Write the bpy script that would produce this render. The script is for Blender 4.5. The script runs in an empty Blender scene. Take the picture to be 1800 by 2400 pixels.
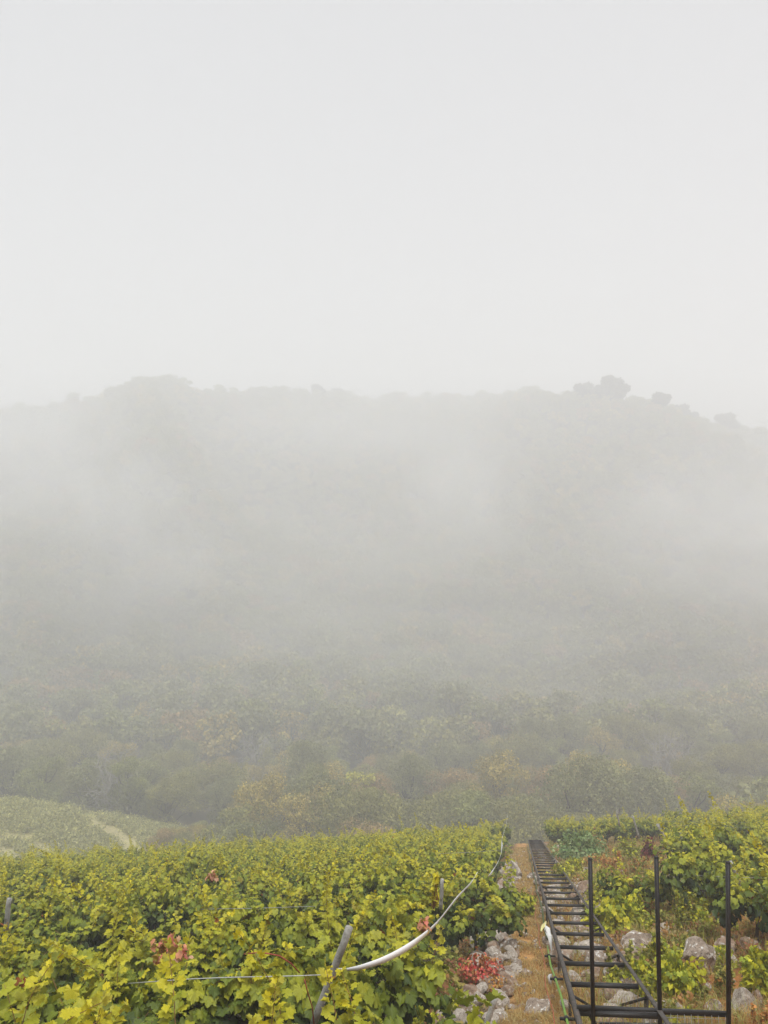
import bpy, bmesh, math, random
import numpy as np
from mathutils import Vector, Matrix, noise as mnoise

R = np.random.default_rng(7)
random.seed(7)
sc = bpy.context.scene
col = sc.collection

# ------------------------------------------------------------------ camera
F = 1803.0                                   # focal length in pixels of the 1800x2400 photograph
cam_d = bpy.data.cameras.new('camera'); cam = bpy.data.objects.new('camera', cam_d); col.objects.link(cam)
cam_d.sensor_fit = 'VERTICAL'; cam_d.sensor_height = 24.0; cam_d.lens = 24.0 * F / 2400.0
cam_d.clip_start = 0.05; cam_d.clip_end = 6000
cam.location = (0, 0, 0); cam.rotation_euler = (math.radians(90), 0, 0)
sc.camera = cam

# ------------------------------------------------------------------ sky, sun, exposure
SUN_EL, SUN_AZ = math.radians(76), math.radians(165)       # azimuth clockwise from +Y
w = bpy.data.worlds.new('World'); sc.world = w; w.use_nodes = True
nt = w.node_tree; nt.nodes.clear()
wo = nt.nodes.new('ShaderNodeOutputWorld'); bg = nt.nodes.new('ShaderNodeBackground')
sky = nt.nodes.new('ShaderNodeTexSky'); sky.sky_type = 'NISHITA'; sky.sun_disc = False
sky.sun_elevation = SUN_EL; sky.sun_rotation = SUN_AZ; sky.dust_density = 5; sky.air_density = 2
hs = nt.nodes.new('ShaderNodeHueSaturation'); hs.inputs['Saturation'].default_value = 0.1
mx = nt.nodes.new('ShaderNodeMix'); mx.data_type = 'RGBA'
mx.inputs[0].default_value = 0.95            # closed cloud cover over the clear sky
mx.inputs[7].default_value = (1.97, 2.02, 2.12, 1)
nt.links.new(sky.outputs[0], hs.inputs['Color']); nt.links.new(hs.outputs[0], mx.inputs[6])
nt.links.new(mx.outputs[2], bg.inputs[0]); nt.links.new(bg.outputs[0], wo.inputs[0])
bg.inputs[1].default_value = 0.10
sun_d = bpy.data.lights.new('sun', 'SUN'); sun = bpy.data.objects.new('sun', sun_d); col.objects.link(sun)
sun_d.energy = 1.5; sun_d.angle = math.radians(34); sun_d.color = (.985, .997, 1)
dv = Vector((math.sin(SUN_AZ) * math.cos(SUN_EL), math.cos(SUN_AZ) * math.cos(SUN_EL), math.sin(SUN_EL)))
sun.rotation_euler = dv.to_track_quat('Z', 'Y').to_euler()
sc.view_settings.view_transform = 'Standard'; sc.view_settings.look = 'None'
sc.view_settings.exposure = 1.54; sc.view_settings.gamma = 1.0; sc.view_settings.use_curve_mapping = False
sc.cycles.use_denoising = True
sc.cycles.max_bounces = 8; sc.cycles.volume_bounces = 5; sc.cycles.transparent_max_bounces = 4
sc.cycles.diffuse_bounces = 3; sc.cycles.glossy_bounces = 1; sc.cycles.transmission_bounces = 3

# ------------------------------------------------------------------ helpers
def tag(o, label=None, cat=None, group=None, kind=None):
    if label: o['label'] = label
    if cat: o['category'] = cat
    if group: o['group'] = group
    if kind: o['kind'] = kind
    return o
def link(name, me, parent=None, m=None):
    o = bpy.data.objects.new(name, me); col.objects.link(o)
    if parent is not None: o.parent = parent
    if m is not None and me is not None and not me.materials: me.materials.append(m)
    return o
def empty(name, loc=(0, 0, 0), rz=0):
    o = bpy.data.objects.new(name, None); col.objects.link(o); o.location = loc; o.rotation_euler = (0, 0, rz)
    o.empty_display_size = 0.2
    return o
def mesh_np(name, V, T, cols=None, m=None, smooth=False):
    """V (n,3), T (k,3) triangles, cols (n,3)"""
    me = bpy.data.meshes.new(name)
    V = np.ascontiguousarray(V, dtype=np.float32); T = np.ascontiguousarray(T, dtype=np.int32)
    me.vertices.add(len(V)); me.vertices.foreach_set('co', V.ravel())
    me.loops.add(T.size); me.loops.foreach_set('vertex_index', T.ravel())
    me.polygons.add(len(T)); me.polygons.foreach_set('loop_start', np.arange(0, T.size, 3, dtype=np.int32))
    if cols is not None:
        a = me.color_attributes.new('tint', 'FLOAT_COLOR', 'POINT')
        c4 = np.ones((len(V), 4), dtype=np.float32); c4[:, :3] = cols
        a.data.foreach_set('color', c4.ravel())
    me.update(calc_edges=True)
    if smooth: me.polygons.foreach_set('use_smooth', np.ones(len(T), dtype=bool))
    if m: me.materials.append(m)
    return me
def cat_np(parts):
    V, T, C, n = [], [], [], 0
    for p in parts:
        V.append(p[0]); T.append(p[1] + n); n += len(p[0])
        if len(p) > 2: C.append(p[2])
    return np.concatenate(V), np.concatenate(T), (np.concatenate(C) if C else None)
def tube_np(pts, rad, sides=6, colr=None):
    pts = np.asarray(pts, float); n = len(pts); rad = np.broadcast_to(rad, (n,))
    d = np.gradient(pts, axis=0); d /= np.linalg.norm(d, axis=1)[:, None] + 1e-9
    up = np.array([0, 0, 1.0]); 
    if abs(d[0][2]) > .9: up = np.array([1.0, 0, 0])
    V = []
    for i in range(n):
        a = np.cross(d[i], up); a /= np.linalg.norm(a) + 1e-9; b = np.cross(a, d[i])
        for s in range(sides):
            t = 2 * math.pi * s / sides
            V.append(pts[i] + rad[i] * (a * math.cos(t) + b * math.sin(t)))
    T = []
    for i in range(n - 1):
        for s in range(sides):
            q = (s + 1) % sides
            T += [(i*sides+s, i*sides+q, (i+1)*sides+q), (i*sides+s, (i+1)*sides+q, (i+1)*sides+s)]
    for i, fl in ((0, 1), (n - 1, -1)):
        for s in range(1, sides - 1):
            T.append((i*sides, i*sides+s+1, i*sides+s) if fl > 0 else (i*sides, i*sides+s, i*sides+s+1))
    V = np.array(V); T = np.array(T)
    if colr is not None: return V, T, np.tile(np.array(colr), (len(V), 1))
    return V, T
def box_between(a, b, wx, wz, up=(0, 0, 1)):
    """a straight bar from a to b, wx wide and wz tall"""
    a = Vector(a); b = Vector(b); d = (b - a).normalized(); u = Vector(up)
    s = d.cross(u).normalized(); u = s.cross(d).normalized()
    V = []
    for p in (a, b):
        for i, j in ((-1, -1), (1, -1), (1, 1), (-1, 1)):
            V.append(p + s * (i * wx / 2) + u * (j * wz / 2))
    Q = [(0,1,2,3), (7,6,5,4), (0,4,5,1), (1,5,6,2), (2,6,7,3), (3,7,4,0)]
    T = []
    for q in Q: T += [(q[0], q[2], q[1]), (q[0], q[3], q[2])]
    return np.array([tuple(v) for v in V]), np.array(T)

# ------------------------------------------------------------------ materials
def nodes(name):
    m = bpy.data.materials.new(name); m.use_nodes = True
    n = m.node_tree; n.nodes.clear()
    return m, n, n.nodes.new('ShaderNodeOutputMaterial')
def N(n, t, **k):
    x = n.nodes.new(t)
    for a, b in k.items(): setattr(x, a, b)
    return x
def ramp(n, fac, stops):
    r = N(n, 'ShaderNodeValToRGB'); e = r.color_ramp.elements
    while len(e) < len(stops): e.new(0.5)
    for i, (p, c) in enumerate(stops): e[i].position = p; e[i].color = (*c, 1)
    n.links.new(fac, r.inputs[0]); return r.outputs[0]
def noise(n, scale, detail=4, rough=.55, coord=None, dist=0):
    t = N(n, 'ShaderNodeTexNoise'); t.inputs['Scale'].default_value = scale; t.inputs['Detail'].default_value = detail
    t.inputs['Roughness'].default_value = rough; t.inputs['Distortion'].default_value = dist
    if coord is not None: n.links.new(coord, t.inputs['Vector'])
    return t.outputs[0]
def mixc(n, fac, a, b, mode='MIX'):
    x = N(n, 'ShaderNodeMix', data_type='RGBA', blend_type=mode)
    if isinstance(fac, float): x.inputs[0].default_value = fac
    else: n.links.new(fac, x.inputs[0])
    for i, v in ((6, a), (7, b)):
        if isinstance(v, tuple): x.inputs[i].default_value = (*v, 1)
        else: n.links.new(v, x.inputs[i])
    return x.outputs[2]
def leaf_material(name, trans=.3, rough=.5, var=.35, nscale=25):
    m, n, out = nodes(name)
    at = N(n, 'ShaderNodeAttribute', attribute_name='tint')
    tc = N(n, 'ShaderNodeTexCoord')
    ge = N(n, 'ShaderNodeNewGeometry')
    v = ramp(n, noise(n, nscale, 3, .6, tc.outputs['Object']), [(.3, (1 - var,) * 3), (.7, (1 + var * .6,) * 3)])
    c = mixc(n, 1.0, at.outputs[0], v, 'MULTIPLY')
    back = mixc(n, .4, c, (.24, .27, .1))
    c = mixc(n, ge.outputs['Backfacing'], c, back)
    b = N(n, 'ShaderNodeBsdfPrincipled'); b.inputs['Roughness'].default_value = rough
    b.inputs['Specular IOR Level'].default_value = .22
    n.links.new(c, b.inputs['Base Color'])
    t = N(n, 'ShaderNodeBsdfTranslucent'); tcol = mixc(n, 1.0, c, (1.25, 1.25, .6), 'MULTIPLY'); n.links.new(tcol, t.inputs[0])
    s = N(n, 'ShaderNodeMixShader'); s.inputs[0].default_value = trans
    n.links.new(b.outputs[0], s.inputs[1]); n.links.new(t.outputs[0], s.inputs[2]); n.links.new(s.outputs[0], out.inputs[0])
    return m
def surf(name, stops, scale=6, rough=.85, metal=0, bump=.3, bscale=30, coord='Object', spec=.3, extra=None, detail=5):
    m, n, out = nodes(name); tc = N(n, 'ShaderNodeTexCoord')
    v = tc.outputs[coord]
    if coord == 'Position':
        v = N(n, 'ShaderNodeNewGeometry').outputs['Position']
    c = ramp(n, noise(n, scale, detail, .6, v), stops)
    if extra: c = extra(n, c, v)
    b = N(n, 'ShaderNodeBsdfPrincipled'); b.inputs['Roughness'].default_value = rough; b.inputs['Metallic'].default_value = metal
    b.inputs['Specular IOR Level'].default_value = spec
    n.links.new(c, b.inputs['Base Color'])
    if bump:
        bp = N(n, 'ShaderNodeBump'); bp.inputs['Strength'].default_value = bump; bp.inputs['Distance'].default_value = .02
        n.links.new(noise(n, bscale, 6, .65, v), bp.inputs['Height']); n.links.new(bp.outputs[0], b.inputs['Normal'])
    n.links.new(b.outputs[0], out.inputs[0])
    return m
M = {}
M['leaf'] = leaf_material('vine_leaf', .24, .5, .28)
M['grassy'] = leaf_material('dry_grass', .25, .8, .3, 8)
M['tree'] = leaf_material('tree_foliage', .2, .8, .45, .6)
WARM = np.array([1.78, 1.6, 1.2])
M['bark'] = surf('bark', [(.3, (.035, .025, .018)), (.7, (.11, .085, .06))], 12, .9, 0, .8, 60)
M['wood'] = surf('weathered_post_wood', [(.25, (.07, .065, .055)), (.5, (.36, .345, .31)), (.75, (.52, .5, .46))], 9, .9, 0, .6, 80)
M['cane'] = surf('cane_bark', [(.3, (.2, .09, .035)), (.7, (.3, .17, .06))], 8, .7, 0, .2)
M['redcane'] = surf('red_cane', [(.3, (.3, .045, .03)), (.7, (.42, .12, .06))], 8, .6, 0, .2)
M['black'] = surf('black_steel', [(.3, (.006, .006, .006)), (.65, (.014, .012, .011)), (.8, (.04, .022, .014))], 14, .5, 0, .3, 90, spec=.5)
M['rail'] = surf('weathered_steel', [(.3, (.03, .024, .02)), (.55, (.065, .055, .046)), (.8, (.12, .075, .045))], 10, .6, 0, .35, 70, spec=.5)
M['galv'] = surf('galvanised_wire', [(.3, (.25, .25, .25)), (.7, (.45, .45, .45))], 20, .45, .3, 0)
M['ribbon'] = surf('white_ribbon', [(.3, (.88, .88, .88)), (.7, (.95, .95, .95))], 3, .4, 0, .15, 14, spec=.5)
M['string'] = surf('white_string', [(.3, (.4, .4, .38)), (.7, (.55, .55, .52))], 30, .8, 0, 0)
M['tie'] = surf('orange_tie', [(.3, (.3, .16, .03)), (.7, (.42, .25, .06))], 20, .6, 0, .2)
M['hose'] = surf('green_hose', [(.3, (.1, .24, .02)), (.7, (.2, .36, .03))], 4, .4, 0, 0, spec=.5)
M['hosedark'] = surf('dark_green_hose', [(.3, (.04, .07, .015)), (.7, (.07, .11, .02))], 4, .5, 0, 0)
M['redline'] = surf('red_cord', [(.3, (.4, .08, .04)), (.7, (.5, .14, .07))], 4, .6, 0, 0)
M['plastic'] = surf('white_plastic', [(.3, (.5, .5, .47)), (.7, (.75, .74, .7))], 9, .5, 0, .4, 30)
M['yplastic'] = surf('pale_yellow_plastic', [(.3, (.6, .55, .2)), (.7, (.75, .7, .35))], 9, .5, 0, .3, 30)
def lichen(n, c, v):
    f = ramp(n, noise(n, 5.0, 4, .6, v, .4), [(.56, (0, 0, 0)), (.62, (1, 1, 1))])
    c = mixc(n, f, c, (.66, .63, .57))
    g = ramp(n, noise(n, 22.0, 4, .7, v), [(.56, (0, 0, 0)), (.66, (1, 1, 1))])
    c = mixc(n, g, c, (.045, .035, .026))
    return c
M['stone'] = surf('granite_stone', [(.25, (.12, .085, .06)), (.5, (.3, .235, .18)), (.75, (.48, .41, .34))], 4, .9, 0, .9, 18, extra=lichen)
M['stone2'] = surf('brown_stone', [(.25, (.11, .07, .045)), (.5, (.28, .19, .13)), (.75, (.42, .35, .27))], 5, .9, 0, .9, 22,
                   extra=lambda n, c, v: mixc(n, ramp(n, noise(n, 6., 4, .6, v, .5), [(.58, (0, 0, 0)), (.64, (1, 1, 1))]), c, (.42, .39, .34)))
M['stone3'] = surf('pale_stone', [(.3, (.27, .22, .17)), (.6, (.5, .44, .37))], 5, .9, 0, .8, 22,
                   extra=lambda n, c, v: mixc(n, ramp(n, noise(n, 14., 4, .7, v), [(.55, (0, 0, 0)), (.65, (1, 1, 1))]), c, (.1, .07, .05)))

# ------------------------------------------------------------------ terrain
def xt(y): return 1.03 + .175 * y                 # centre line of the rail track
PY = np.array([-60, 0, 52, 62, 78, 100, 135, 200, 285, 375, 470, 560, 640, 700, 730, 760, 820, 980.])
PZ = np.array([ 20, -2.5, -22.4, -29, -42, -50, -56, -64, -65, -60.5, -37.6, 0, 51, 88, 103, 106, 99, 80.])
CU = (np.array([-600, 0, 110, 270, 295, 335, 400, 430, 470, 620, 820, 1000, 1250, 1400, 1450, 1500, 1560, 1640, 1800, 2400]) - 900) / F
CY = (1200 - np.array([985, 974, 962, 936, 912, 906, 905, 914, 930, 924, 936, 932, 931, 948, 958, 962, 975, 1005, 1032, 1060])) / F
SU = (np.array([-600, 0, 200, 350, 450, 560, 900, 1150, 1350, 1500, 1650, 1800, 2300]) - 900) / F
SS = np.array([.9, .88, .82, .74, .78, .9, 1.0 * .93, .9, .8, .76, .78, .8, .8])
def vnoise(x, y, s=0):
    x = np.asarray(x, float); y = np.asarray(y, float)
    return (np.sin(x * 1.0 + 1.7 * np.sin(y * .71 + s) + s) * np.cos(y * 1.13 + 1.3 * np.sin(x * .63 + 2.1 * s)) +
            .5 * np.sin(x * 2.3 + y * 1.7 + s * 3 + 1.1 * np.sin(y * 2.9)) ) / 1.5
def H(x, y):
    x = np.asarray(x, float); y = np.asarray(y, float)
    yy = np.maximum(y, 1.0)
    u = np.clip(x / np.maximum(yy, 60), -.85, .85)
    far = np.clip((y - 220) / 230, 0, 1); far = far * far * (3 - 2 * far)
    s = 1 + (np.interp(u, SU, SS) - 1) * far + .085 * far * vnoise(u * 7, y / 80, 2.)
    ye = y / s
    z = np.interp(ye, PY, PZ)
    kc = (np.interp(u, CU, CY) * 730 - 7 + 60.5) / (103 + 60.5)
    zf = np.where(ye > 375, -60.5 + (z + 60.5) * kc, z) * s
    d = x - xt(np.minimum(y, 70))
    cross = np.where(d < 0, .065, .07) * np.clip(d, -45, 30)
    b = np.clip((y - 52) / 45, 0, 1)
    zn = z + cross * (1 - b)
    nb = np.clip((y - 60) / 90, 0, 1)
    z = zn * (1 - nb) + zf * nb
    # hollow and swell of the valley woods
    z = z + nb * 3.5 * vnoise(x / 38, y / 33, .7) * (1 - .5 * far) + 7 * far * vnoise(x / 62, y / 60, 3.1) * np.clip((700 - ye) / 120, 0, 1)
    # cultivated knoll low on the left
    k = np.exp(-(((x + 64) / 33) ** 2) ** 1.5 - (((y - 110) / 25) ** 2) ** 1.3)
    z = z + k * 9.0
    # little terraces right of the track and earth relief
    near = np.clip((58 - y) / 6, 0, 1)
    dr = np.clip((d - 1.2) / 1.5, 0, 1)
    ph = (y + .25 * x) / 4.2
    saw = (ph - np.floor(ph))
    z = z + near * dr * .42 * (np.where(saw < .85, saw / .85, (1 - saw) / .15) - .5)
    z = z + near * (.05 * vnoise(x * 1.3, y * 1.3, 1.) + .025 * vnoise(x * 4.1, y * 3.7, 4.))
    # steps trodden into the path left of the track
    dp = np.exp(-((d + .85) / .5) ** 2)
    ph = y / 2.3; sw = ph - np.floor(ph)
    z = z + near * dp * .3 * (np.where(sw < .85, sw / .85, (1 - sw) / .15) - .5)
    return z
def axis(segs):
    out = []
    for a, b, st in segs: out.append(np.arange(a, b, st))
    return np.unique(np.round(np.concatenate(out), 4))
def ground_hit(px, py, off=0.0):
    ux, uz = (px - 900) / F, -(py - 1200) / F
    ys = np.concatenate([np.arange(2, 60, .05), np.arange(60, 1000, .5)])
    hh = H(ux * ys, ys) + off
    i = np.argmax(hh > uz * ys)
    y = ys[i]
    return Vector((ux * y, y, float(H(ux * y, y))))
def at(px, py, y): return Vector(((px - 900) / F * y, y, -(py - 1200) / F * y))
gx = axis([(-500, -120, 6), (-120, -30, 2.5), (-30, -8, .8), (-8, 14, .16), (14, 32, .7), (32, 120, 2.5), (120, 501, 6)])
gy = axis([(-30, 2, 1.2), (2, 26, .16), (26, 62, .5), (62, 150, 2.2), (150, 851, 6)])
X, Y = np.meshgrid(gx, gy)
Z = H(X, Y)
nx, ny = len(gx), len(gy)
idx = np.arange(nx * ny).reshape(ny, nx)
a, b_, c_, d_ = idx[:-1, :-1].ravel(), idx[:-1, 1:].ravel(), idx[1:, 1:].ravel(), idx[1:, :-1].ravel()
T = np.concatenate([np.stack([a, b_, c_], 1), np.stack([a, c_, d_], 1)])
V = np.stack([X.ravel(), Y.ravel(), Z.ravel()], 1)
# base colours by land use: path straw, orange weeds on the right, dark soil between rows, pale knoll, wood floor
x, y = V[:, 0], V[:, 1]; d = x - xt(np.minimum(y, 60))
soil = np.array([.11, .075, .04]); straw = np.array([.5, .28, .11]); orange = np.array([.40, .17, .055])
woodf = np.array([.09, .075, .045]); knoll = np.array([.5, .46, .2]); sand = np.array([.42, .36, .18])
def mixv(c, t, f): f = np.clip(f, 0, 1)[:, None]; return c * (1 - f) + t * f
C = np.tile(soil, (len(V), 1))
C = mixv(C, straw, np.exp(-((d + .75) / .55) ** 4))
C = mixv(C, orange, np.clip((d + .1) / .4, 0, 1) * np.clip(.75 + .5 * vnoise(x * .8, y * .6, 5.), 0, 1))
C = mixv(C, straw, np.clip(1.2 - abs(d) / .9, 0, 1) * .7)
C = mixv(C, np.array([.11, .12, .035]), np.clip((-d - 1.6) / .5, 0, 1) * (.35 + .3 * vnoise(x, y, 8.)))
C = mixv(C, woodf, (y - 56) / 6)
kk = np.exp(-(((x + 62) / 31 + .08 * np.sin(y * .5)) ** 2) ** 3 - (((y - 108) / 25) ** 2) ** 2)
C = mixv(C, knoll, kk * 1.6)
def seg_dist(x, y, a, b):
    ax, ay, bx, by = a[0], a[1], b[0], b[1]; L2 = (bx - ax) ** 2 + (by - ay) ** 2
    t = np.clip(((x - ax) * (bx - ax) + (y - ay) * (by - ay)) / L2, 0, 1)
    return np.hypot(x - ax - t * (bx - ax), y - ay - t * (by - ay))
def bands(x, y):
    out = 0
    for pl, wd in (BANDS):
        for p, q in zip(pl[:-1], pl[1:]): out = np.maximum(out, np.exp(-(seg_dist(x, y, p, q) / (wd * (.75 + .45 * vnoise(x * 1.1, y * 1.1, 2.)))) ** 2))
    return out
BANDS = [([ground_hit(185, 1908), ground_hit(235, 1938), ground_hit(275, 1962), ground_hit(320, 2000)], 3.2), ([ground_hit(30, 1965), ground_hit(80, 1985), ground_hit(130, 2015)], 1.7),
         ([ground_hit(-20, 1990), ground_hit(50, 2010)], 1.5)]
bandm = bands(x, y)
C = mixv(C, sand, bandm * (kk > .05) * .85)
me = mesh_np('hillside', V, T, C, smooth=True)
m, n, out = nodes('ground_earth')
atn = N(n, 'ShaderNodeAttribute', attribute_name='tint'); pos = N(n, 'ShaderNodeNewGeometry').outputs['Position']
c = mixc(n, 1.0, atn.outputs[0], ramp(n, noise(n, 3.0, 7, .65, pos), [(.28, (.4, .38, .36)), (.5, (1, 1, 1)), (.75, (1.35, 1.3, 1.2))]), 'MULTIPLY')
c = mixc(n, 1.0, c, ramp(n, noise(n, 28.0, 5, .7, pos), [(.3, (.6, .58, .55)), (.55, (1, 1, 1)), (.7, (1.4, 1.4, 1.35))]), 'MULTIPLY')
b = N(n, 'ShaderNodeBsdfPrincipled'); b.inputs['Roughness'].default_value = .95; b.inputs['Specular IOR Level'].default_value = .1
n.links.new(c, b.inputs['Base Color'])
bp = N(n, 'ShaderNodeBump'); bp.inputs['Strength'].default_value = .8; bp.inputs['Distance'].default_value = .05
n.links.new(noise(n, 14.0, 7, .7, pos), bp.inputs['Height']); n.links.new(bp.outputs[0], b.inputs['Normal'])
n.links.new(b.outputs[0], out.inputs[0]); me.materials.append(m)
ground = link('hillside', me); tag(ground, 'straw-brown hillside falling to a wooded valley and hill beyond', None, kind='structure')

# ------------------------------------------------------------------ instancing for the uncountable masses
def scatter(name, pts, rots, scales, ids, meshes, m=None):
    """one object: shared meshes set on many points with geometry nodes"""
    me = bpy.data.meshes.new(name); me.vertices.add(len(pts))
    me.vertices.foreach_set('co', np.asarray(pts, dtype=np.float32).ravel())
    for nm, ty, key, arr in (('rot', 'FLOAT_VECTOR', 'vector', rots), ('scl', 'FLOAT', 'value', scales), ('pick', 'INT', 'value', ids)):
        at_ = me.attributes.new(nm, ty, 'POINT')
        at_.data.foreach_set(key, np.asarray(arr, dtype=np.int32 if ty == 'INT' else np.float32).ravel())
    o = link(name, me)
    g = bpy.data.node_groups.new(name + '_scatter', 'GeometryNodeTree')
    g.interface.new_socket('Geometry', in_out='INPUT', socket_type='NodeSocketGeometry')
    g.interface.new_socket('Geometry', in_out='OUTPUT', socket_type='NodeSocketGeometry')
    gi = g.nodes.new('NodeGroupInput'); go = g.nodes.new('NodeGroupOutput')
    src = bpy.data.collections.new(name + '_kinds')
    for i, sm in enumerate(meshes):
        so = bpy.data.objects.new('%s_kind_%02d' % (name, i), sm); src.objects.link(so)
    ci = g.nodes.new('GeometryNodeCollectionInfo'); ci.inputs[0].default_value = src
    ci.inputs['Separate Children'].default_value = True; ci.inputs['Reset Children'].default_value = True
    ip = g.nodes.new('GeometryNodeInstanceOnPoints'); ip.inputs['Pick Instance'].default_value = True
    mp = g.nodes.new('GeometryNodeMeshToPoints')
    def na(nm, dt):
        q = g.nodes.new('GeometryNodeInputNamedAttribute'); q.data_type = dt; q.inputs[0].default_value = nm; return q.outputs[0]
    L = g.links.new
    L(gi.outputs[0], mp.inputs[0]); L(mp.outputs[0], ip.inputs['Points']); L(ci.outputs[0], ip.inputs['Instance'])
    L(na('pick', 'INT'), ip.inputs['Instance Index'])
    er = g.nodes.new('FunctionNodeEulerToRotation'); L(na('rot', 'FLOAT_VECTOR'), er.inputs[0]); L(er.outputs[0], ip.inputs['Rotation'])
    L(na('scl', 'FLOAT'), ip.inputs['Scale']); L(ip.outputs[0], go.inputs[0])
    md = o.modifiers.new('scatter', 'NODES'); md.node_group = g
    return o

# ------------------------------------------------------------------ far woods
def quad_leaves(P, size, cols, nrm=None, rng=R):
    """small bent leaf clumps (2 triangles) at P"""
    n_ = len(P)
    t = rng.normal(size=(n_, 3)); t /= np.linalg.norm(t, axis=1)[:, None]
    if nrm is None: nrm = rng.normal(size=(n_, 3))
    nrm = nrm + rng.normal(size=(n_, 3)) * .6
    s = np.cross(t, nrm); s /= np.linalg.norm(s, axis=1)[:, None] + 1e-9
    nn = np.cross(s, t)
    sz = np.asarray(size)[:, None]
    V = np.stack([P - t * sz * .5, P + s * sz * .38 + nn * sz * .12, P + t * sz * .5, P - s * sz * .38 + nn * sz * .12], 1).reshape(-1, 3)
    k = np.arange(n_)[:, None] * 4
    T = np.concatenate([k + np.array([[0, 1, 2]]), k + np.array([[0, 2, 3]])])
    return V, T, np.repeat(cols, 4, axis=0)
def make_tree(seed, h, rad, base_col, nq=2600, pine=False, lq=.5, bare=False):
    rg = np.random.default_rng(seed)
    trunk = []
    def seg(a, b, r0, r1, k=5, wob=.06):
        a = np.array(a); b = np.array(b); t = np.linspace(0, 1, k)[:, None]
        p = a + (b - a) * t + rg.normal(size=(k, 3)) * wob * np.linalg.norm(b - a) * np.sin(t * math.pi)
        trunk.append(tube_np(p, np.linspace(r0, r1, k), 5)); return p
    tp = seg((0, 0, -1.2), (rg.normal() * .4, rg.normal() * .4, h * (.9 if pine else .6)), .035 * h, .012 * h, 7, .03)
    blobs = []
    nb = 9 if pine else 20
    for i in range(nb):
        az = i * 2.4 + rg.uniform(-.4, .4)
        if pine:
            zz = h * rg.uniform(.55, .98); rr = rad * rg.uniform(.25, .75) * (1.1 - .5 * (zz / h - .5))
            br = rad * rg.uniform(.36, .5)
        else:
            zz = h * rg.uniform(.22, .9); rr = rad * rg.uniform(.3, .95) * math.sqrt(max(.1, 1 - ((zz / h - .5) / .55) ** 2))
            br = rad * rg.uniform(.2, .42)
        c = np.array([math.cos(az) * rr, math.sin(az) * rr, zz])
        st = tp[min(len(tp) - 1, int(len(tp) * min(.95, zz / h * .8)))]
        seg(st, c, .014 * h, .004 * h, 5, .1)
        if bare:
            for q in range(7):
                seg(c, c + rg.normal(size=3) * rad * .45 + np.array([0, 0, rad * .25]), .005 * h, .001 * h, 4, .15)
        blobs.append((c, br))
    blobs.append((np.array([0, 0, h * .88]), rad * .35))
    P, Nn, Cc = [], [], []
    if not bare:
        for c, br in blobs:
            k = int(nq * br ** 2 / sum(q[1] ** 2 for q in blobs))
            v = rg.normal(size=(k, 3)); v /= np.linalg.norm(v, axis=1)[:, None]
            lump = 1 + .22 * np.sin(v[:, 0] * 5 + c[0]) * np.sin(v[:, 1] * 6 + c[1]) + .12 * np.sin(v[:, 2] * 11 + v[:, 0] * 9)
            r = br * lump * rg.uniform(.55, 1.1, k) ** .6
            sq = np.array([1, 1, .72 if pine else .8])
            P.append(c + v * r[:, None] * sq); Nn.append(v * .8 + np.array([0, 0, .5]))
            Cc.append(np.tile(base_col * rg.uniform(.8, 1.25), (k, 1)) * rg.uniform(.65, 1.4, (k, 1)) * np.array([1, 1, 1]) + rg.normal(size=(k, 1)) * .002)
        P = np.concatenate(P); Nn = np.concatenate(Nn); Cc = np.clip(np.concatenate(Cc), .01, .6)
        fo = quad_leaves(P, rg.uniform(.6, 1.3, len(P)) * lq, Cc, Nn, rg)
    else:
        P = rg.normal(size=(60, 3)) * rad * .3 + np.array([0, 0, h * .7]); fo = quad_leaves(P, np.full(60, .2), np.tile(base_col, (60, 1)), None, rg)
    tv, tt, _ = cat_np(trunk)
    return fo, (tv, tt)
KINDS_ = [  # height, crown radius, colour, kind words
    (10.5, 5.4, (.155, .16, .06), 'olive-green broadleaf'),
    (10.5, 5.0, (.22, .19, .065), 'yellowing olive broadleaf'),
    (12.5, 5.4, (.14, .155, .085), 'grey-green broadleaf'),
    (9.5, 4.8, (.2, .15, .075), 'brownish broadleaf'),
    (8.0, 4.4, (.17, .18, .065), 'low rounded green'),
    (12.0, 5.0, (.13, .15, .06), 'tall green'),
]
tree_m, trunk_m, full_m = [], [], []
for i, (h, r, c, kw) in enumerate(KINDS_):
    fo, tr = make_tree(100 + i, h, r, np.array(c) * WARM, 15000, False, .24)
    tree_m.append(mesh_np('crown_%d' % i, *fo, M['tree'])); trunk_m.append(mesh_np('trunk_%d' % i, *tr, None, M['bark']))
    fo2, tr2 = make_tree(200 + i, h, r, np.array(c) * WARM, 2200, False, .75)
    trc = (tr2[0], tr2[1], np.tile((.06, .05, .035), (len(tr2[0]), 1)))
    full_m.append(mesh_np('woodland_tree_%d' % i, *cat_np([fo2, trc]), M['tree']))
pine_f, pine_t = make_tree(301, 15, 6.6, np.array((.03, .04, .025)), 9000, True, 1.0)
pine_c = mesh_np('pine_crown', *pine_f, M['tree']); pine_k = mesh_np('pine_trunk', *pine_t, None, M['bark'])
yel_f, yel_t = make_tree(310, 10, 3.4, np.array((.5, .45, .06)), 5000, False, .4)
yel_c = mesh_np('yellow_crown', *yel_f, M['tree']); yel_k = mesh_np('yellow_trunk', *yel_t, None, M['bark'])
M['paleb'] = surf('pale_bark', [(.3, (.22, .2, .17)), (.7, (.4, .38, .34))], 5, .9, 0, 0)
ORD = ['first', 'second', 'third', 'fourth', 'fifth', 'sixth', 'seventh', 'eighth', 'ninth', 'tenth', 'eleventh', 'twelfth', 'thirteenth',
       'fourteenth', 'fifteenth', 'sixteenth', 'seventeenth', 'eighteenth', 'nineteenth', 'twentieth']
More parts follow.
